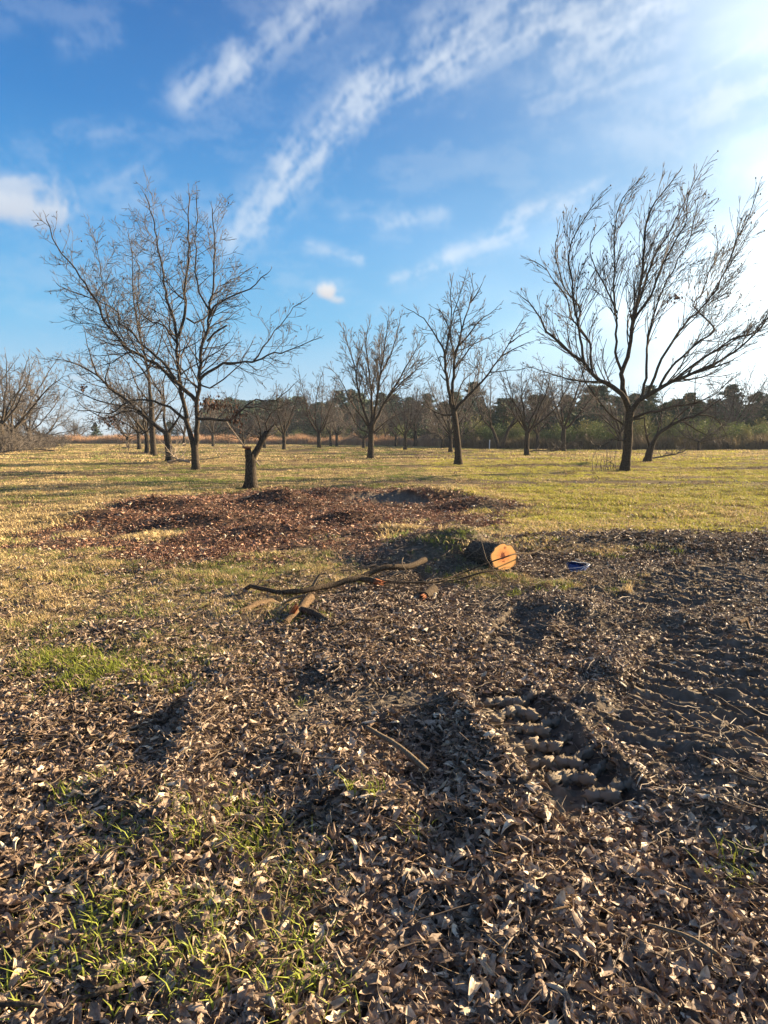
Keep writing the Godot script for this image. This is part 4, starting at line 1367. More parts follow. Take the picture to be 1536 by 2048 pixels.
func make_log() -> void:
	rng.seed = 808
	var root := thing("sawn_log", "thick sawn log with a fresh orange cut face lying by the grassy mound", "log", at(1.42, 7.75))
	root.rotation.y = 0.0
	var axis_d := Vector3(0.50, 0.05, 0.86).normalized()    # out of the cut face
	var mid := Vector3(0.0, 0.165, 0.12)
	var u := Vector3(0, 1, 0).cross(axis_d).normalized()
	var w := axis_d.cross(u)
	var face_n := Vector3(0.53, 0.2, 0.82).normalized()
	var sides := 36
	var mb := Mb.new()
	var rows := 14
	var rim := PackedVector3Array()
	for s in rows:
		var f := s / (rows - 1.0)
		for k in sides:
			var a := TAU * k / sides
			var o := u * cos(a) + w * sin(a)
			var r := 0.168 * (1.0 + 0.11 * n_fine.get_noise_2d(cos(a) * 3.0, sin(a) * 3.0) + 0.03 * cos(2.0 * a))
			r *= 1.0 + 0.11 * n_clod.get_noise_3d(cos(a) * 3.4, f * 2.0, sin(a) * 3.4)
			var q := mid + u * cos(a) * r * 1.26 + w * sin(a) * r
			# slide along the axis so that the end lies in the plane of the cut
			var slide := -(q - mid).dot(face_n) / axis_d.dot(face_n)
			q += axis_d * (slide * f - (1.0 - f) * 0.5)
			mb.v.append(q)
			mb.n.append(o)
			if s == rows - 1:
				rim.append(mid + (q - mid) * 0.93)
	for s in rows - 1:
		for k in sides:
			var a := s * sides + k
			var b := s * sides + (k + 1) % sides
			mb.i.append(a); mb.i.append(a + sides); mb.i.append(b)
			mb.i.append(b); mb.i.append(a + sides); mb.i.append(b + sides)
	# the thickness of the bark round the cut, a little proud of nothing: a ring from the bark edge in to the wood
	var k0 := mb.v.size()
	for k in sides:
		mb.v.append(mb.v[(rows - 1) * sides + k]); mb.n.append(face_n)
	for k in sides:
		mb.v.append(rim[k]); mb.n.append(face_n)
	for k in sides:
		var a := k0 + k
		var b := k0 + (k + 1) % sides
		mb.i.append(a); mb.i.append(a + sides); mb.i.append(b)
		mb.i.append(b); mb.i.append(a + sides); mb.i.append(b + sides)
	obj("bark", mb.mesh(), M.bark_log, root)
	var st := SurfaceTool.new()
	st.begin(Mesh.PRIMITIVE_TRIANGLES)
	var right := Vector3(0, 1, 0).cross(face_n).normalized()
	var up := face_n.cross(right)
	for k in sides:
		for q in [mid, rim[(k + 1) % sides], rim[k]]:
			var e: Vector3 = (q as Vector3) - mid
			st.set_normal(face_n)
			st.set_uv(Vector2(0.5 + e.dot(right) / 0.42, 0.5 - e.dot(up) / 0.36))
			st.add_vertex(q)
	obj("cut_face", st.commit(), M.sawn, root)


func make_blue_thing() -> void:
	rng.seed = 909
	# a crushed tub: a shallow dented bowl tipped towards the camera, with a pale wire handle
	var root := thing("crushed_tub", "crushed blue plastic tub with a pale rim half buried in leaves", "tub", at(2.32, 7.75))
	var mb := Mb.new()
	var sides := 20
	var rows := 5
	for s in rows + 1:
		var f := s / float(rows)
		for k in sides:
			var a := TAU * k / sides
			var dent := 1.0 + 0.14 * sin(a * 3.0 + f * 2.0) + 0.1 * n_fine.get_noise_2d(cos(a) * 4.0, sin(a) * 4.0 + f)
			var r := lerpf(0.11, 0.155, f) * dent
			mb.v.append(Vector3(cos(a) * r * 1.0, 0.02 + f * 0.09 + 0.02 * sin(a * 2.0), sin(a) * r * 0.62))
			mb.n.append(Vector3(cos(a), 0.25, sin(a)).normalized())
	for s in rows:
		for k in sides:
			var a := s * sides + k
			var b := s * sides + (k + 1) % sides
			mb.i.append(a); mb.i.append(b); mb.i.append(a + sides)
			mb.i.append(b); mb.i.append(b + sides); mb.i.append(a + sides)
	var k0 := mb.v.size()
	mb.v.append(Vector3(0, 0.085, 0)); mb.n.append(Vector3.UP)
	for k in sides:
		mb.v.append(mb.v[3 * sides + k] * Vector3(0.97, 1.0, 0.97) + Vector3(0, 0.012 * sin(k * 2.1), 0)); mb.n.append(Vector3.UP)
	for k in sides:
		mb.i.append(k0); mb.i.append(k0 + 1 + k); mb.i.append(k0 + 1 + (k + 1) % sides)
	obj("bowl", mb.mesh(), M.tarp, root)
	var rim := Mb.new()
	var p := PackedVector3Array()
	var r := PackedFloat32Array()
	for k in 15:
		p.append(mb.v[rows * sides + (k + 14) % sides] + Vector3(0, 0.006, 0))
		r.append(0.006)
	rim.tube(p, r, 5)
	obj("rim", rim.mesh(), M.rim, root)
	var hd := Mb.new()
	hd.tube(PackedVector3Array([Vector3(-0.15, 0.09, 0), Vector3(-0.06, 0.13, 0.05), Vector3(0.05, 0.14, 0.06), Vector3(0.15, 0.12, 0.0)]), PackedFloat32Array([0.004, 0.004, 0.004, 0.004]), 5)
	obj("handle", hd.mesh(), M.rim, root)
	root.rotation = Vector3(0.5, 0.15, 0.12)
	root.scale = Vector3(0.85, 0.75, 0.85)


func fallen_bough(sd: int, ln: float, label: String, where: Vector3, turn: float, material: Material, group := "") -> void:
	rng.seed = sd
	var root := thing("fallen_bough", label, "bough", where, group)
	var p := PackedVector3Array()
	var r := PackedFloat32Array()
	var q := Vector3(0, 0.12, 0)
	for s in 6:
		p.append(q)
		r.append(0.07 - 0.01 * s)
		q += Vector3(ln / 6.0, rng.randf_range(-0.02, 0.12), rng.randf_range(-0.25, 0.25))
	var mb := Mb.new()
	mb.tube(p, r, 6)
	var part := obj("limb", mb.mesh(), material, root)
	var tw := Mb.new()
	var o := tree_opts({"bias": Vector3(0.5, -0.1, 0), "rmin": 0.014, "crook": 0.25, "per_m": 1.8, "pull": 0.05})
	o.count = 0
	for k in 14:
		var s := 1 + rng.randi() % 5
		grow(tw, p[s], Vector3(rng.randf_range(-0.2, 1), rng.randf_range(0.0, 0.9), rng.randf_range(-1, 1)).normalized(), rng.randf_range(0.6, 1.6), 0.028, 1, o)
	obj("twigs", tw.mesh(), material, part)
	root.rotation.y = turn


func lying_wood() -> void:
	rng.seed = 1010
	var b := lying("bent_branch", "long thick bent branch with a splintered reddish end, lying before the mound", "branch", BRANCH_BENT, 0.022, 0.036, M.bark_fg, 0.07, 0.005)
	var p := path(BRANCH_BENT)
	broken_end(b, p[9], (p[9] - p[8]).normalized(), 0.034)
	wood(b, "side_stub", PackedVector3Array([p[5], p[5] + Vector3(0.05, 0.1, -0.03), p[5] + Vector3(0.09, 0.15, -0.04)]), 0.016, 0.01, M.bark_pale)
	for k in 7:
		var q := p[1 + k].lerp(p[2 + k], rng.randf())
		var up := Vector3(rng.randf_range(-0.12, 0.16), rng.randf_range(0.02, 0.12), rng.randf_range(-0.12, 0.08))
		wood(b, "twig", PackedVector3Array([q, q + up * 0.6 + Vector3(0.02, 0.01, 0), q + up * rng.randf_range(1.0, 1.7)]), 0.007, 0.003, M.bark_pale, 0.05, 0.006)
	lying("buried_limb", "flat grey limb half buried where the bent branch meets the mound", "limb", LIMB_HALF_BURIED, 0.028, 0.04, M.bark_fg, 0.1, 0.006)
	var s := lying("long_stick", "long thin stick reaching up across the sawn log's cut face", "stick", STICK_LONG, 0.009, 0.007, M.bark_fg, 0.12, 0.004)
	wood(s, "side_twig", path(STICK_LONG_FORK), 0.007, 0.003, M.bark_pale, 0.1, 0.008)
	lying("straight_stick", "thin straight stick ending just under the sawn log", "stick", STICK_THIN, 0.008, 0.009, M.bark_fg, 0.12, 0.003)
	lying("leaning_twig", "pale twig leaning up against the left side of the sawn log", "twig", TWIG_UP, 0.006, 0.004, M.bark_pale, 0.1, 0.006)
	lying("rising_twig", "pale twig rising from the mound towards the sawn log", "twig", TWIG_UP2, 0.006, 0.004, M.bark_pale, 0.1, 0.006)
	lying("curled_twig", "pale hooked twig standing up behind the splintered branch end", "twig", TWIG_CURL, 0.006, 0.006, M.bark_pale, 0.06, 0.004)
	lying("arched_twig", "pale arched twig lying behind the middle of the bent branch", "twig", TWIG_PALE, 0.006, 0.007, M.bark_pale, 0.06, 0.004)
	var c := thing("forked_chunk", "split forked chunk of wood under the bent branch, tan bark torn off", "branch", at(-0.74, 5.7))
	wood(c, "top_prong", path(CHUNK_TOP), 0.046, 0.042, M.bark_tan, 0.05, 0.004)
	wood(c, "left_prong", path(CHUNK_A), 0.042, 0.034, M.bark_tan, 0.05, 0.004)
	wood(c, "right_prong", path(CHUNK_B), 0.042, 0.028, M.bark_fg, 0.05, 0.004)
	var cp := path(CHUNK_A)
	broken_end(c, cp[1] + Vector3(0, 0.03, 0), Vector3(0.3, 0.5, 0.2).normalized(), 0.03)
	lying("bare_stick", "smooth pale stick running left from the forked chunk", "stick", STICK_TAN, 0.014, 0.01, M.bark_pale, 0.08, 0.003)
	lying("crooked_twig", "crooked pale twig beneath the smooth stick by the forked chunk", "twig", STICK_TAN2, 0.01, 0.006, M.bark_pale, 0.06, 0.006)
	lying("tan_limb", "short weathered tan limb lying flat left of the forked chunk", "limb", LIMB_TAN, 0.035, 0.025, M.bark_tan, 0.08, 0.004)
	lying("dark_stick", "dark bowed stick lying in the hollow right of the forked chunk", "stick", STICK_LOW, 0.014, 0.012, M.bark_fg, 0.08, 0.004)
	var l := lying("short_billet", "short round billet of wood with a cut end below the long stick", "billet", LOG_CHUNK, 0.05, 0.055, M.bark_fg, 0.05, 0.002)
	var lp := path(LOG_CHUNK)
	broken_end(l, lp[0], (lp[0] - lp[1]).normalized(), 0.04)
	lying("grey_stick", "straight grey stick lying alone in the leaves before the track", "stick", STICK_NEAR, 0.012, 0.015, M.bark_pale, 0.08, 0.002)
	var rs := lying("slim_stick", "slim pale stick slanting down through the nearest leaves by the dark hole", "stick", STICK_RIGHT, 0.006, 0.007, M.bark_pale, 0.05, 0.002)
	wood(rs, "side_twig", path(STICK_RIGHT_TIP), 0.004, 0.002, M.bark_pale, 0.04, 0.002)
	lying("arc_twig", "thin curved twig lying on the soil just beyond the rippled track", "twig", TWIG_RIGHT_ARC, 0.005, 0.005, M.bark_pale, 0.06, 0.002)
	lying("short_twig", "thin level twig on bare soil beyond the grey stick", "twig", TWIG_MID, 0.005, 0.004, M.bark_pale, 0.05, 0.002)
	lying("yellow_twig", "short straw coloured twig poking out of sunlit leaves near the camera", "twig", TWIG_PALE_NEAR, 0.005, 0.004, M.bark_tan, 0.04, 0.001)
	lying("dark_twig", "dark twig at the edge of the sandy patch", "twig", TWIG_DARK_EDGE, 0.006, 0.004, M.bark_fg, 0.04, 0.002)
	lying("upright_twig", "thin brown twig sticking up among grass tufts in the near leaves", "twig", TWIG_LEFT_NEAR, 0.004, 0.003, M.bark_fg, 0.03, 0.001)
	lying("corner_stick", "thick dark stick end in the leaves at the lower left corner", "stick", TWIG_LEFT_BOTTOM, 0.008, 0.007, M.bark_fg, 0.03, 0.001)
	lying("low_stick", "brown stick lying slantwise in the nearest leaves and grass", "stick", TWIG_BOTTOM, 0.006, 0.008, M.bark_fg, 0.03, 0.001)
	lying("level_twig", "pale level twig lying beyond the ridge of heaped leaves", "twig", TWIG_PEN, 0.006, 0.005, M.bark_pale, 0.05, 0.002)
	lying("slant_twig", "grey slanting twig behind the small grassy clump", "twig", TWIG_SIDE, 0.005, 0.004, M.bark_pale, 0.05, 0.002)
	var ch := lying("wood_chip", "bright bent chip of fresh wood on the soil bank by the rippled track", "wood chip", CHIP_A, 0.016, 0.012, M.bark_tan, 0.05, 0.001)
	wood(ch, "splinter", path(CHIP_B), 0.012, 0.01, M.bark_tan, 0.05, 0.001)


# ---------------------------------------------------------------- the orchard
func orchard() -> void:
	var base := func(x: float, d: float) -> Vector3: return at(x, d, -0.02)
	rng.seed = 2001
	var a := thing("pecan_tree", "large bare pecan tree forking low into two crooked stems, behind the stump", "tree", base.call(-9.23, 32.0), "bare orchard trees")
	build_tree(a, TREE_FORKED, tree_opts({"crook": 0.3, "pull": 0.07, "per_limb": 3.5, "per_m": 2.6, "longest": 2.2, "rmin": 0.0088, "husk": 0.06, "wiggle": 0.05}))
	leaf_cluster(a, Vector3(1.0, 3.2, 0.3), Vector3(0.9, 0.5, 0.6), 150)
	leaf_cluster(a, Vector3(2.1, 2.7, 0.4), Vector3(0.6, 0.8, 0.5), 120)
	rng.seed = 2002
	var t := thing("pecan_tree", "large bare pecan tree with all its limbs swept towards the bright sky", "tree", base.call(11.42, 31.05), "bare orchard trees")
	build_tree(t, TREE_SWEPT, tree_opts({"bias": Vector3(0.55, 0.75, 0), "pull": 0.14, "crook": 0.10, "per_limb": 3.4, "per_m": 2.3, "longest": 2.6, "ang0": 12.0, "ang1": 38.0, "rmin": 0.0088, "husk": 0.10}))
	leaf_cluster(t, Vector3(1.85, 8.0, 0.2), Vector3(0.3, 0.3, 0.3), 40)
	rng.seed = 2003
	t = thing("pecan_tree", "bare leaning pecan tree with one long limb slanting away, between the mound and the pines", "tree", base.call(4.17, 37.1), "bare orchard trees")
	build_tree(t, TREE_LEANING, tree_opts({"crook": 0.16, "pull": 0.10, "per_limb": 2.8, "per_m": 2.8, "longest": 2.2, "rmin": 0.0125}))
	rng.seed = 2004
	t = thing("pecan_tree", "bare vase-shaped pecan tree of straight limbs in the middle of the lawn", "tree", base.call(-0.95, 46.0), "bare orchard trees")
	build_tree(t, TREE_VASE, tree_opts({"crook": 0.13, "pull": 0.08, "per_limb": 3.6, "per_m": 3.0, "longest": 2.4, "ang0": 20.0, "ang1": 45.0, "rmin": 0.013}))
	rng.seed = 2005
	t = thing("tree_stump", "cut off tree stump with one slanting dead limb left, beside the leaf heap", "stump", base.call(-4.07, 20.05))
	build_tree(t, TREE_STUMP, tree_opts({"crook": 0.3, "per_limb": 6.0, "longest": 1.3, "rmin": 0.0075, "t0": 0.1, "flare": 0.6}))
	var cut := Mb.new()
	cut.lump(Vector3(-0.10, 1.27, 0.03), Vector3(0.13, 0.05, 0.12), n_fine, 0.4)
	obj("cut_top", cut.mesh(), M.broken, t)
	rng.seed = 2006
	t = thing("pecan_tree", "bare low forked pecan tree with limbs spreading left over the lane", "tree", base.call(-13.26, 40.7), "bare orchard trees")
	build_tree(t, TREE_LOW_FORK, tree_opts({"crook": 0.28, "pull": 0.05, "per_limb": 2.6, "longest": 2.4, "rmin": 0.012}))
	leaf_cluster(t, Vector3(-3.4, 2.6, 0.5), Vector3(1.3, 0.6, 1.0), 200)
	leaf_cluster(t, Vector3(-5.0, 4.6, 0.3), Vector3(0.25, 0.25, 0.3), 40)
	rng.seed = 2007
	t = thing("pecan_tree", "tall straight pecan tree rising behind the low forked one by the lane", "tree", base.call(-19.0, 54.3), "bare orchard trees")
	build_tree(t, TREE_TALL, tree_opts({"crook": 0.25, "pull": 0.08, "per_limb": 2.6, "longest": 3.0, "rmin": 0.014}))
	rng.seed = 2008
	t = thing("pecan_tree", "bare bowed tree stooping right behind the wind-swept pecan tree", "tree", base.call(16.32, 40.7), "bare orchard trees")
	build_tree(t, TREE_BOWED, tree_opts({"bias": Vector3(0.5, 0.1, 0), "crook": 0.22, "per_limb": 2.6, "longest": 2.2, "rmin": 0.012}))
	# the rest of the orchard from four kinds
	var kinds := {}
	for k in [["vase", 31], ["crooked", 32], ["split", 33], ["upright", 34]]:
		var data := made_up_tree(k[0], k[1])
		kinds[k[0]] = data
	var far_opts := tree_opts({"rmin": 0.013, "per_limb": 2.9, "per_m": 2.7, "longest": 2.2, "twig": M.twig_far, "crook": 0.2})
	var proto := {}
	# [kind, x, d, height, turn, label]
	var list := [
		["vase", -36.2, 62.3, 12.4, 0.4, "big spreading bare tree at the near end of the row left of the lane"],
		["crooked", -38.6, 68.3, 14.2, 1.9, "second bare tree of the row left of the lane"],
		["upright", -42.5, 79.0, 10.2, 2.8, "third bare tree of the row left of the lane, low and bushy"],
		["crooked", -47.5, 92.0, 10.5, 4.0, "last bare tree of the row left of the lane before the brush"],
		["upright", -37.0, 57.5, 11.5, 3.1, "upright bare tree cut by the left edge of the picture"],
		["vase", -45.5, 71.0, 12.5, 0.8, "tall bare tree behind the second tree left of the lane"],
		["vase", -22.46, 62.3, 9.5, 0.9, "bare tree next in the row behind the tall straight pecan"],
		["upright", -29.2, 78.5, 9.5, 2.2, "pale-trunked bare tree further along the row right of the lane"],
		["crooked", -35.9, 92.2, 9.0, 5.0, "farthest leaning bare tree in the row right of the lane"],
		["vase", -11.1, 73.0, 9.2, 1.2, "small bare tree standing behind the stump's slanting limb"],
		["upright", -6.93, 70.6, 9.6, 3.4, "slim upright bare tree between the stump and the vase-shaped tree"],
		["vase", -8.2, 101.0, 8.2, 4.4, "small far bare tree against the dry brush, near the slim upright one"],
		["crooked", -2.75, 88.3, 8.8, 0.1, "dark trunked bare tree just left behind the vase-shaped tree"],
		["vase", 0.25, 111.6, 8.6, 2.0, "far bare tree right behind the vase-shaped tree, before the brush"],
		["upright", 2.42, 75.7, 8.6, 5.2, "thin dark bare tree right of the vase-shaped tree"],
		["vase", 4.76, 101.0, 12.0, 0.7, "tall far bare tree with a pale trunk before the brush"],
		["upright", 6.69, 66.2, 9.0, 1.5, "bare tree hidden just behind the leaning pecan's trunk"],
		["split", 14.4, 81.5, 10.5, 0.15, "bare tree split from the ground into two slanting trunks"],
		["vase", 11.5, 52.9, 9.2, 2.9, "small pale bare tree beside the heap of brush"],
		["upright", 18.6, 68.3, 11.5, 4.2, "dark upright bare tree left of the wind-swept pecan"],
		["split", 49.0, 92.0, 12.0, 1.0, "bare tree with slanting trunks at the far right edge of the pines"],
		["upright", 45.0, 88.0, 9.0, 2.4, "thin bare tree in front of the pines at the right, beyond the bowed tree"],
		["vase", 26.5, 74.0, 9.5, 5.6, "bare tree seen through the branches of the wind-swept pecan"],
		["crooked", 7.5, 84.0, 8.4, 3.9, "low tangled bare tree before the pines behind the leaning pecan"],
		["crooked", -16.0, 88.0, 8.5, 1.1, "low bare tree far behind the forked pecan tree"],
		["vase", -55.0, 98.0, 9.6, 0.2, "hazy bare tree behind the row left of the lane"]]
	for row in list:
		var s := float(row[3]) / 9.0
		if not proto.has(row[0]):
			rng.seed = 3000 + proto.size()
			var o := thing("orchard_tree", row[5], "tree", at(row[1], row[2], -0.05), "bare orchard trees")
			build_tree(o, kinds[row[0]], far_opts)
			proto[row[0]] = o
			o.rotation.y = row[4]
			o.scale = Vector3(s, s, s)
		else:
			copy_of(proto[row[0]], "orchard_tree", row[5], "tree", "bare orchard trees", at(row[1], row[2], -0.05), row[4], Vector3(s * 0.95, s, s * 0.95))
	# bare wood closing the end of the lane
	rng.seed = 41
	for k in 16:
		var x := -98.0 + k * 5.2 + rng.randf_range(-1.5, 1.5)
		var d := rng.randf_range(150.0, 190.0)
		var s := rng.randf_range(0.62, 0.95)
		copy_of(proto[["crooked", "vase"][k % 2]], "distant_tree", "grey bare tree in the wood at the far end of the lane", "tree", "bare trees at the end of the lane", at(x, d, -0.1), rng.randf() * TAU, Vector3(s * 1.2, s, s * 1.2))
	rng.seed = 43
	for k in 9:
		var x := -34.0 + k * 8.6 + rng.randf_range(-1.6, 1.6)
		var d := minf(rng.randf_range(84.0, 112.0), far_edge(x) - 2.0)
		var s := rng.randf_range(0.72, 1.1)
		copy_of(proto[["vase", "upright", "crooked"][k % 3]], "far_orchard_tree", "small far bare tree of the orchard, standing before the brush and pines", "tree", "far bare trees before the pines", at(x, d, -0.05), rng.randf() * TAU, Vector3(s, s, s))
	# boughs on the ground
	fallen_bough(51, 3.4, "heap of pale fallen branches on the grass left of the forked pecan trunk", at(-12.2, 37.0), 0.3, M.twig_pale)
	fallen_bough(52, 3.0, "tangle of pale fallen branches right behind the forked pecan trunk", at(-10.6, 36.0), 2.2, M.twig_pale)
	fallen_bough(53, 4.0, "fallen branches piled beneath the row left of the lane", at(-33.0, 66.0), 2.9, M.twig_far)
	fallen_bough(54, 3.6, "dark fallen branches at the foot of the leftmost orchard tree", at(-35.5, 60.0), 0.2, M.twig_far)
	fallen_bough(55, 3.4, "brushwood heap on the lawn by the small pale tree", at(14.2, 64.0), 0.1, M.twig)
	fallen_bough(56, 3.0, "second brushwood heap right of the first by the small pale tree", at(16.5, 65.0), 0.5, M.twig)
	fallen_bough(57, 3.0, "fallen branch lying beneath the bowed tree", at(18.0, 44.0), 0.3, M.twig_far)
	fallen_bough(58, 3.2, "low fallen branches beneath the farthest leaning tree by the lane", at(-33.5, 84.0), 0.1, M.twig_pale)
	for row in [[32.5, 30.5, 11.5, 0.6, "crooked", "bare tree next in the row beyond the wind-swept pecan"], [37.0, 41.0, 11.0, 2.0, "vase", "bare tree next in the row beyond the bowed tree"], [30.0, 19.5, 11.0, 3.7, "crooked", "bare tree beside the torn soil, its shadow falling across the lawn"]]:
		var s := float(row[2]) / 9.0
		copy_of(proto[row[4]], "orchard_tree", row[5], "tree", "bare orchard trees", at(row[0], row[1], -0.05), row[3], Vector3(s, s, s))
	# thickets under the row left of the lane
	rng.seed = 62
	var th := thing("thicket", "brown leafless thicket under the row of trees left of the lane", "thicket", at(-36.5, 64.0), "thickets left of the lane")
	var tm := Mb.new()
	var to := tree_opts({"rmin": 0.014, "per_m": 3.0, "crook": 0.3, "twig": M.twig_far, "pull": 0.04})
	to.count = 0
	for k in 26:
		grow(tm, Vector3(rng.randfn(0, 1.2), -0.1, rng.randfn(0, 0.8)), Vector3(rng.randf_range(-0.7, 0.7), 1, rng.randf_range(-0.6, 0.6)).normalized(), rng.randf_range(1.4, 3.2), 0.03, 2, to)
	obj("stems", tm.mesh(), M.twig_far, th)
	for k in 11:
		var sc := rng.randf_range(0.75, 1.25)
		copy_of(th, "thicket", "brown leafless thicket under the row of trees left of the lane", "thicket", "thickets left of the lane", at(-36.0 - k * 1.5 + rng.randf_range(-1, 1) - (2.0 if k % 2 else 0.0), 61.0 + k * 4.0, -0.05), rng.randf() * TAU, Vector3(sc, sc, sc))
	var pole := lying("leaning_pole", "bare broken pole leaning from the forked pecan tree to the ground", "pole", [-8.1, 2.3, 34.0, -7.3, 1.2, 33.9, -6.4, 0.05, 33.8], 0.022, 0.035, M.twig_pale, 0.4, 0.01)
	pole.set_meta("category", "branch")
	# sprouts by the wind-swept tree
	rng.seed = 61
	var sp := thing("root_sprouts", "thin sprouts growing at the foot of the wind-swept pecan tree", "sprouts", at(10.75, 31.4))
	var st := Mb.new()
	for k in 16:
		var x := rng.randfn(0, 0.32)
		var h := rng.randf_range(0.3, 1.3)
		st.tube(PackedVector3Array([Vector3(x, -0.05, rng.randfn(0, 0.2)), Vector3(x + rng.randfn(0, 0.08), h * 0.5, 0), Vector3(x + rng.randfn(0, 0.15), h, 0.05)]), PackedFloat32Array([0.02, 0.015, 0.008]), 3, false)
	obj("stems", st.mesh(), M.twig, sp)
	# little things far off
	var post := thing("white_post", "thin white marker post standing before the green undergrowth", "post", at(12.9, 80.5))
	var pm := Mb.new()
	pm.tube(PackedVector3Array([Vector3(0, -0.1, 0), Vector3(0.0, 0.6, 0), Vector3(0.02, 1.15, 0)]), PackedFloat32Array([0.06, 0.06, 0.05]), 8)
	obj("pole", pm.mesh(), M.white, post)
	var house := thing("white_shed", "tiny white shed at the far end of the lane", "shed", at(-67.0, 165.0))
	var wall := BoxMesh.new()
	wall.size = Vector3(1.5, 1.2, 1.6)
	obj("wall", wall, M.white, house).position.y = 0.6
	var roof := PrismMesh.new()
	roof.size = Vector3(1.7, 0.6, 1.9)
	obj("roof", roof, M.roof, house).position.y = 1.51


func far_edge(x: float) -> float:   # where the lawn ends, as a distance ahead
	if x < -45.0:
		return 140.0
	if x < -10.0:
		return lerpf(140.0, 118.0, (x + 45.0) / 35.0)
	if x < 6.0:
		return lerpf(118.0, 106.0, (x + 10.0) / 16.0)
	if x < 12.0:
		return lerpf(106.0, 84.0, (x - 6.0) / 6.0)
	if x < 30.0:
		return lerpf(84.0, 76.0, (x - 12.0) / 18.0)
	return 76.0 + (x - 30.0) * 0.15


func woods() -> void:
	rng.seed = 71
	var protos := []
	for k in 4:
		protos.append(make_pine(80 + k, [9.0, 8.2, 9.8, 7.2][k], [2.7, 3.0, 2.6, 2.8][k], [0.16, 0.08, 0.22, 0.04][k], M.needles[k % 3]))
	var used := 0
	rng.seed = 72
	var spots := []
	for k in 84:   # back row
		spots.append([-50.0 + k * 2.0 + rng.randf_range(-0.8, 0.8), 40.0 + rng.randf_range(0, 6), 1.08])
	for k in 60:   # deepest row
		spots.append([-52.0 + k * 2.9 + rng.randf_range(-1.0, 1.0), 50.0 + rng.randf_range(0, 8), 1.16])
	for k in 78:   # front row
		spots.append([-46.0 + k * 2.0 + rng.randf_range(-0.9, 0.9), 27.0 + rng.randf_range(0, 9), 0.92])
	for s in spots:
		var x := float(s[0])
		var edge := far_edge(x)
		var d: float = edge + float(s[1]) * (1.0 if x < 8.0 else 0.55)
		var k := rng.randi() % 4
		var sc := float(s[2]) * rng.randf_range(0.8, 1.12) * (1.0 if x < 8.0 else 0.92) * (d / 140.0 * 0.5 + 0.5)
		var o: Node3D = protos[k]
		if used & (1 << k):
			copy_of(o, "pine_tree", "dark green pine in the dense belt of pines behind the orchard", "pine tree", "pines behind the orchard", at(x, d, -0.1), rng.randf() * TAU, Vector3(sc * 1.35, sc, sc * 1.35))
		else:
			used |= 1 << k
			tag(o, "dark green pine in the dense belt of pines behind the orchard", "pine tree", "pines behind the orchard")
			o.position = at(x, d, -0.1)
			o.scale = Vector3(sc * 1.35, sc, sc * 1.35)
	for e in [[-70.0, 160.0, 0.6, "round dark evergreen by the brush at the end of the lane"], [-58.0, 158.0, 0.75, "dark evergreen beside the tiny white shed"], [-54.0, 166.0, 0.7, "second dark evergreen right of the tiny white shed"]]:
		copy_of(protos[3], "evergreen", e[3], "evergreen", "", at(e[0], e[1], -0.1), 0.0, Vector3(float(e[2]) * 1.3, e[2], float(e[2]) * 1.3))
	# the light green young growth in front of the pines
	var shrubs := []
	for k in 3:
		shrubs.append(make_shrub(90 + k, [3.4, 2.8, 3.8][k], [1.5, 1.7, 1.4][k], M.shrub[k]))
	used = 0
	rng.seed = 73
	for k in 92:
		var x := 4.0 + k * 0.6 + rng.randf_range(-0.5, 0.5)
		if k < 8:
			x = -22.0 + k * 3.6
		var d := far_edge(x) + rng.randf_range(1.5, 11.0) + (8.0 if k < 8 else 0.0)
		var j := rng.randi() % 3
		var sc := rng.randf_range(0.7, 1.15)
		if used & (1 << j):
			copy_of(shrubs[j], "young_tree", "light green young tree at the edge of the pine wood", "young tree", "young growth along the pines", at(x, d, -0.05), rng.randf() * TAU, Vector3(sc, sc, sc))
		else:
			used |= 1 << j
			tag(shrubs[j], "light green young tree at the edge of the pine wood", "young tree", "young growth along the pines")
			shrubs[j].position = at(x, d, -0.05)
	# dry brush along the edge
	var reed := tuft_mesh(36, 22, 1.9, 0.7, 0.025, 0.3).mesh()
	var where := []
	var tint := []
	rng.seed = 74
	for k in 6500:
		var x := rng.randf_range(-75.0, 62.0)
		var d := far_edge(x) + absf(rng.randfn(0, 1)) * 5.0 - 0.5
		var tall := 1.0 if x < 10.0 else 0.9
		if x > -30.0 and x < -18.0:
			tall = 0.8
		var s := rng.randf_range(0.6, 1.25) * tall * (0.75 + 0.5 * n_zone.get_noise_2d(x * 1.5, 300.0) + 0.1)
		where.append(Transform3D(Basis(Vector3.UP, rng.randf() * TAU).scaled_local(Vector3(1, s, 1)), at(x, d)))
		var c := Color(0.36, 0.205, 0.12).lerp(Color(0.50, 0.34, 0.20), rng.randf())
		if x > 9.0:
			c = Color(0.13, 0.10, 0.07).lerp(Color(0.17, 0.14, 0.07), rng.randf())
		tint.append(c * rng.randf_range(0.75, 1.2))
	multi("dry_brush", reed, M.grass, where, tint, self)
	tag(get_child(get_child_count() - 1), "belt of dry rust coloured brush along the far edge of the lawn", "brush", "", "stuff")


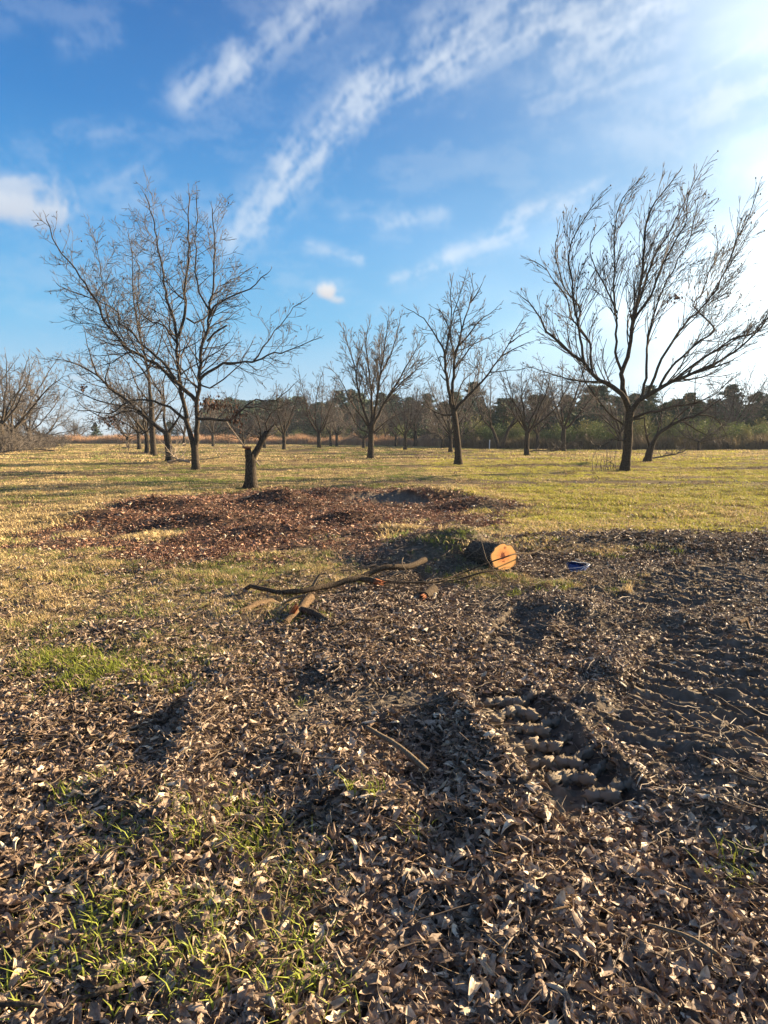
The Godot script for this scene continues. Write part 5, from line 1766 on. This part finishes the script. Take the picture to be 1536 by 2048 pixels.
func _ready() -> void:
	# camera, sky, sun, exposure
	var cam := Camera3D.new()
	cam.name = "camera"
	cam.position = Vector3(0, 1.6, 0)
	cam.rotation_degrees = Vector3(-6.62, 0, 0)
	cam.fov = 76.03
	cam.near = 0.05
	cam.far = 1500.0
	add_child(cam)
	cam.current = true
	n_lo.seed = 1; n_lo.frequency = 0.12; n_lo.fractal_octaves = 2
	n_mid.seed = 2; n_mid.frequency = 0.8; n_mid.fractal_octaves = 2
	n_fine.seed = 3; n_fine.frequency = 3.2; n_fine.fractal_octaves = 3
	n_clod.seed = 4; n_clod.frequency = 13.0; n_clod.fractal_octaves = 2
	n_zone.seed = 5; n_zone.frequency = 0.22; n_zone.fractal_octaves = 3
	var env := Environment.new()
	env.background_mode = Environment.BG_SKY
	var pano := PanoramaSkyMaterial.new()
	pano.panorama = make_sky()
	var sky := Sky.new()
	sky.sky_material = pano
	env.sky = sky
	env.tonemap_mode = Environment.TONE_MAPPER_LINEAR
	env.tonemap_exposure = EXPOSURE
	env.fog_enabled = true
	env.fog_density = 0.00028
	env.fog_light_color = Color(0.86, 0.9, 0.95)
	env.sdfgi_enabled = true
	env.ssao_enabled = true
	env.ssil_enabled = true
	var we := WorldEnvironment.new()
	we.name = "world"
	we.environment = env
	add_child(we)
	var sun := DirectionalLight3D.new()
	sun.name = "sun"
	sun.light_energy = 1.38
	sun.light_color = Color(1.0, 0.89, 0.73)
	sun.light_angular_distance = 0.5
	sun.shadow_enabled = true
	add_child(sun)
	sun.look_at_from_position(dir_of(SUN_AZ, SUN_EL) * 100.0, Vector3.ZERO)
	sort_relief()
	var t0 := Time.get_ticks_msec()
	make_materials()
	print("materials ", Time.get_ticks_msec() - t0)
	# the setting
	var ground := make_ground()
	print("ground ", Time.get_ticks_msec() - t0)
	woods()
	orchard()
	print("orchard ", Time.get_ticks_msec() - t0)
	# things on the ground
	make_log()
	make_blue_thing()
	lying_wood()
	clods(ground)
	scatter_twigs()
	print("wood ", Time.get_ticks_msec() - t0)
	scatter_grass()
	print("grass ", Time.get_ticks_msec() - t0)
	scatter_leaves(ground)
	print("leaves ", Time.get_ticks_msec() - t0)
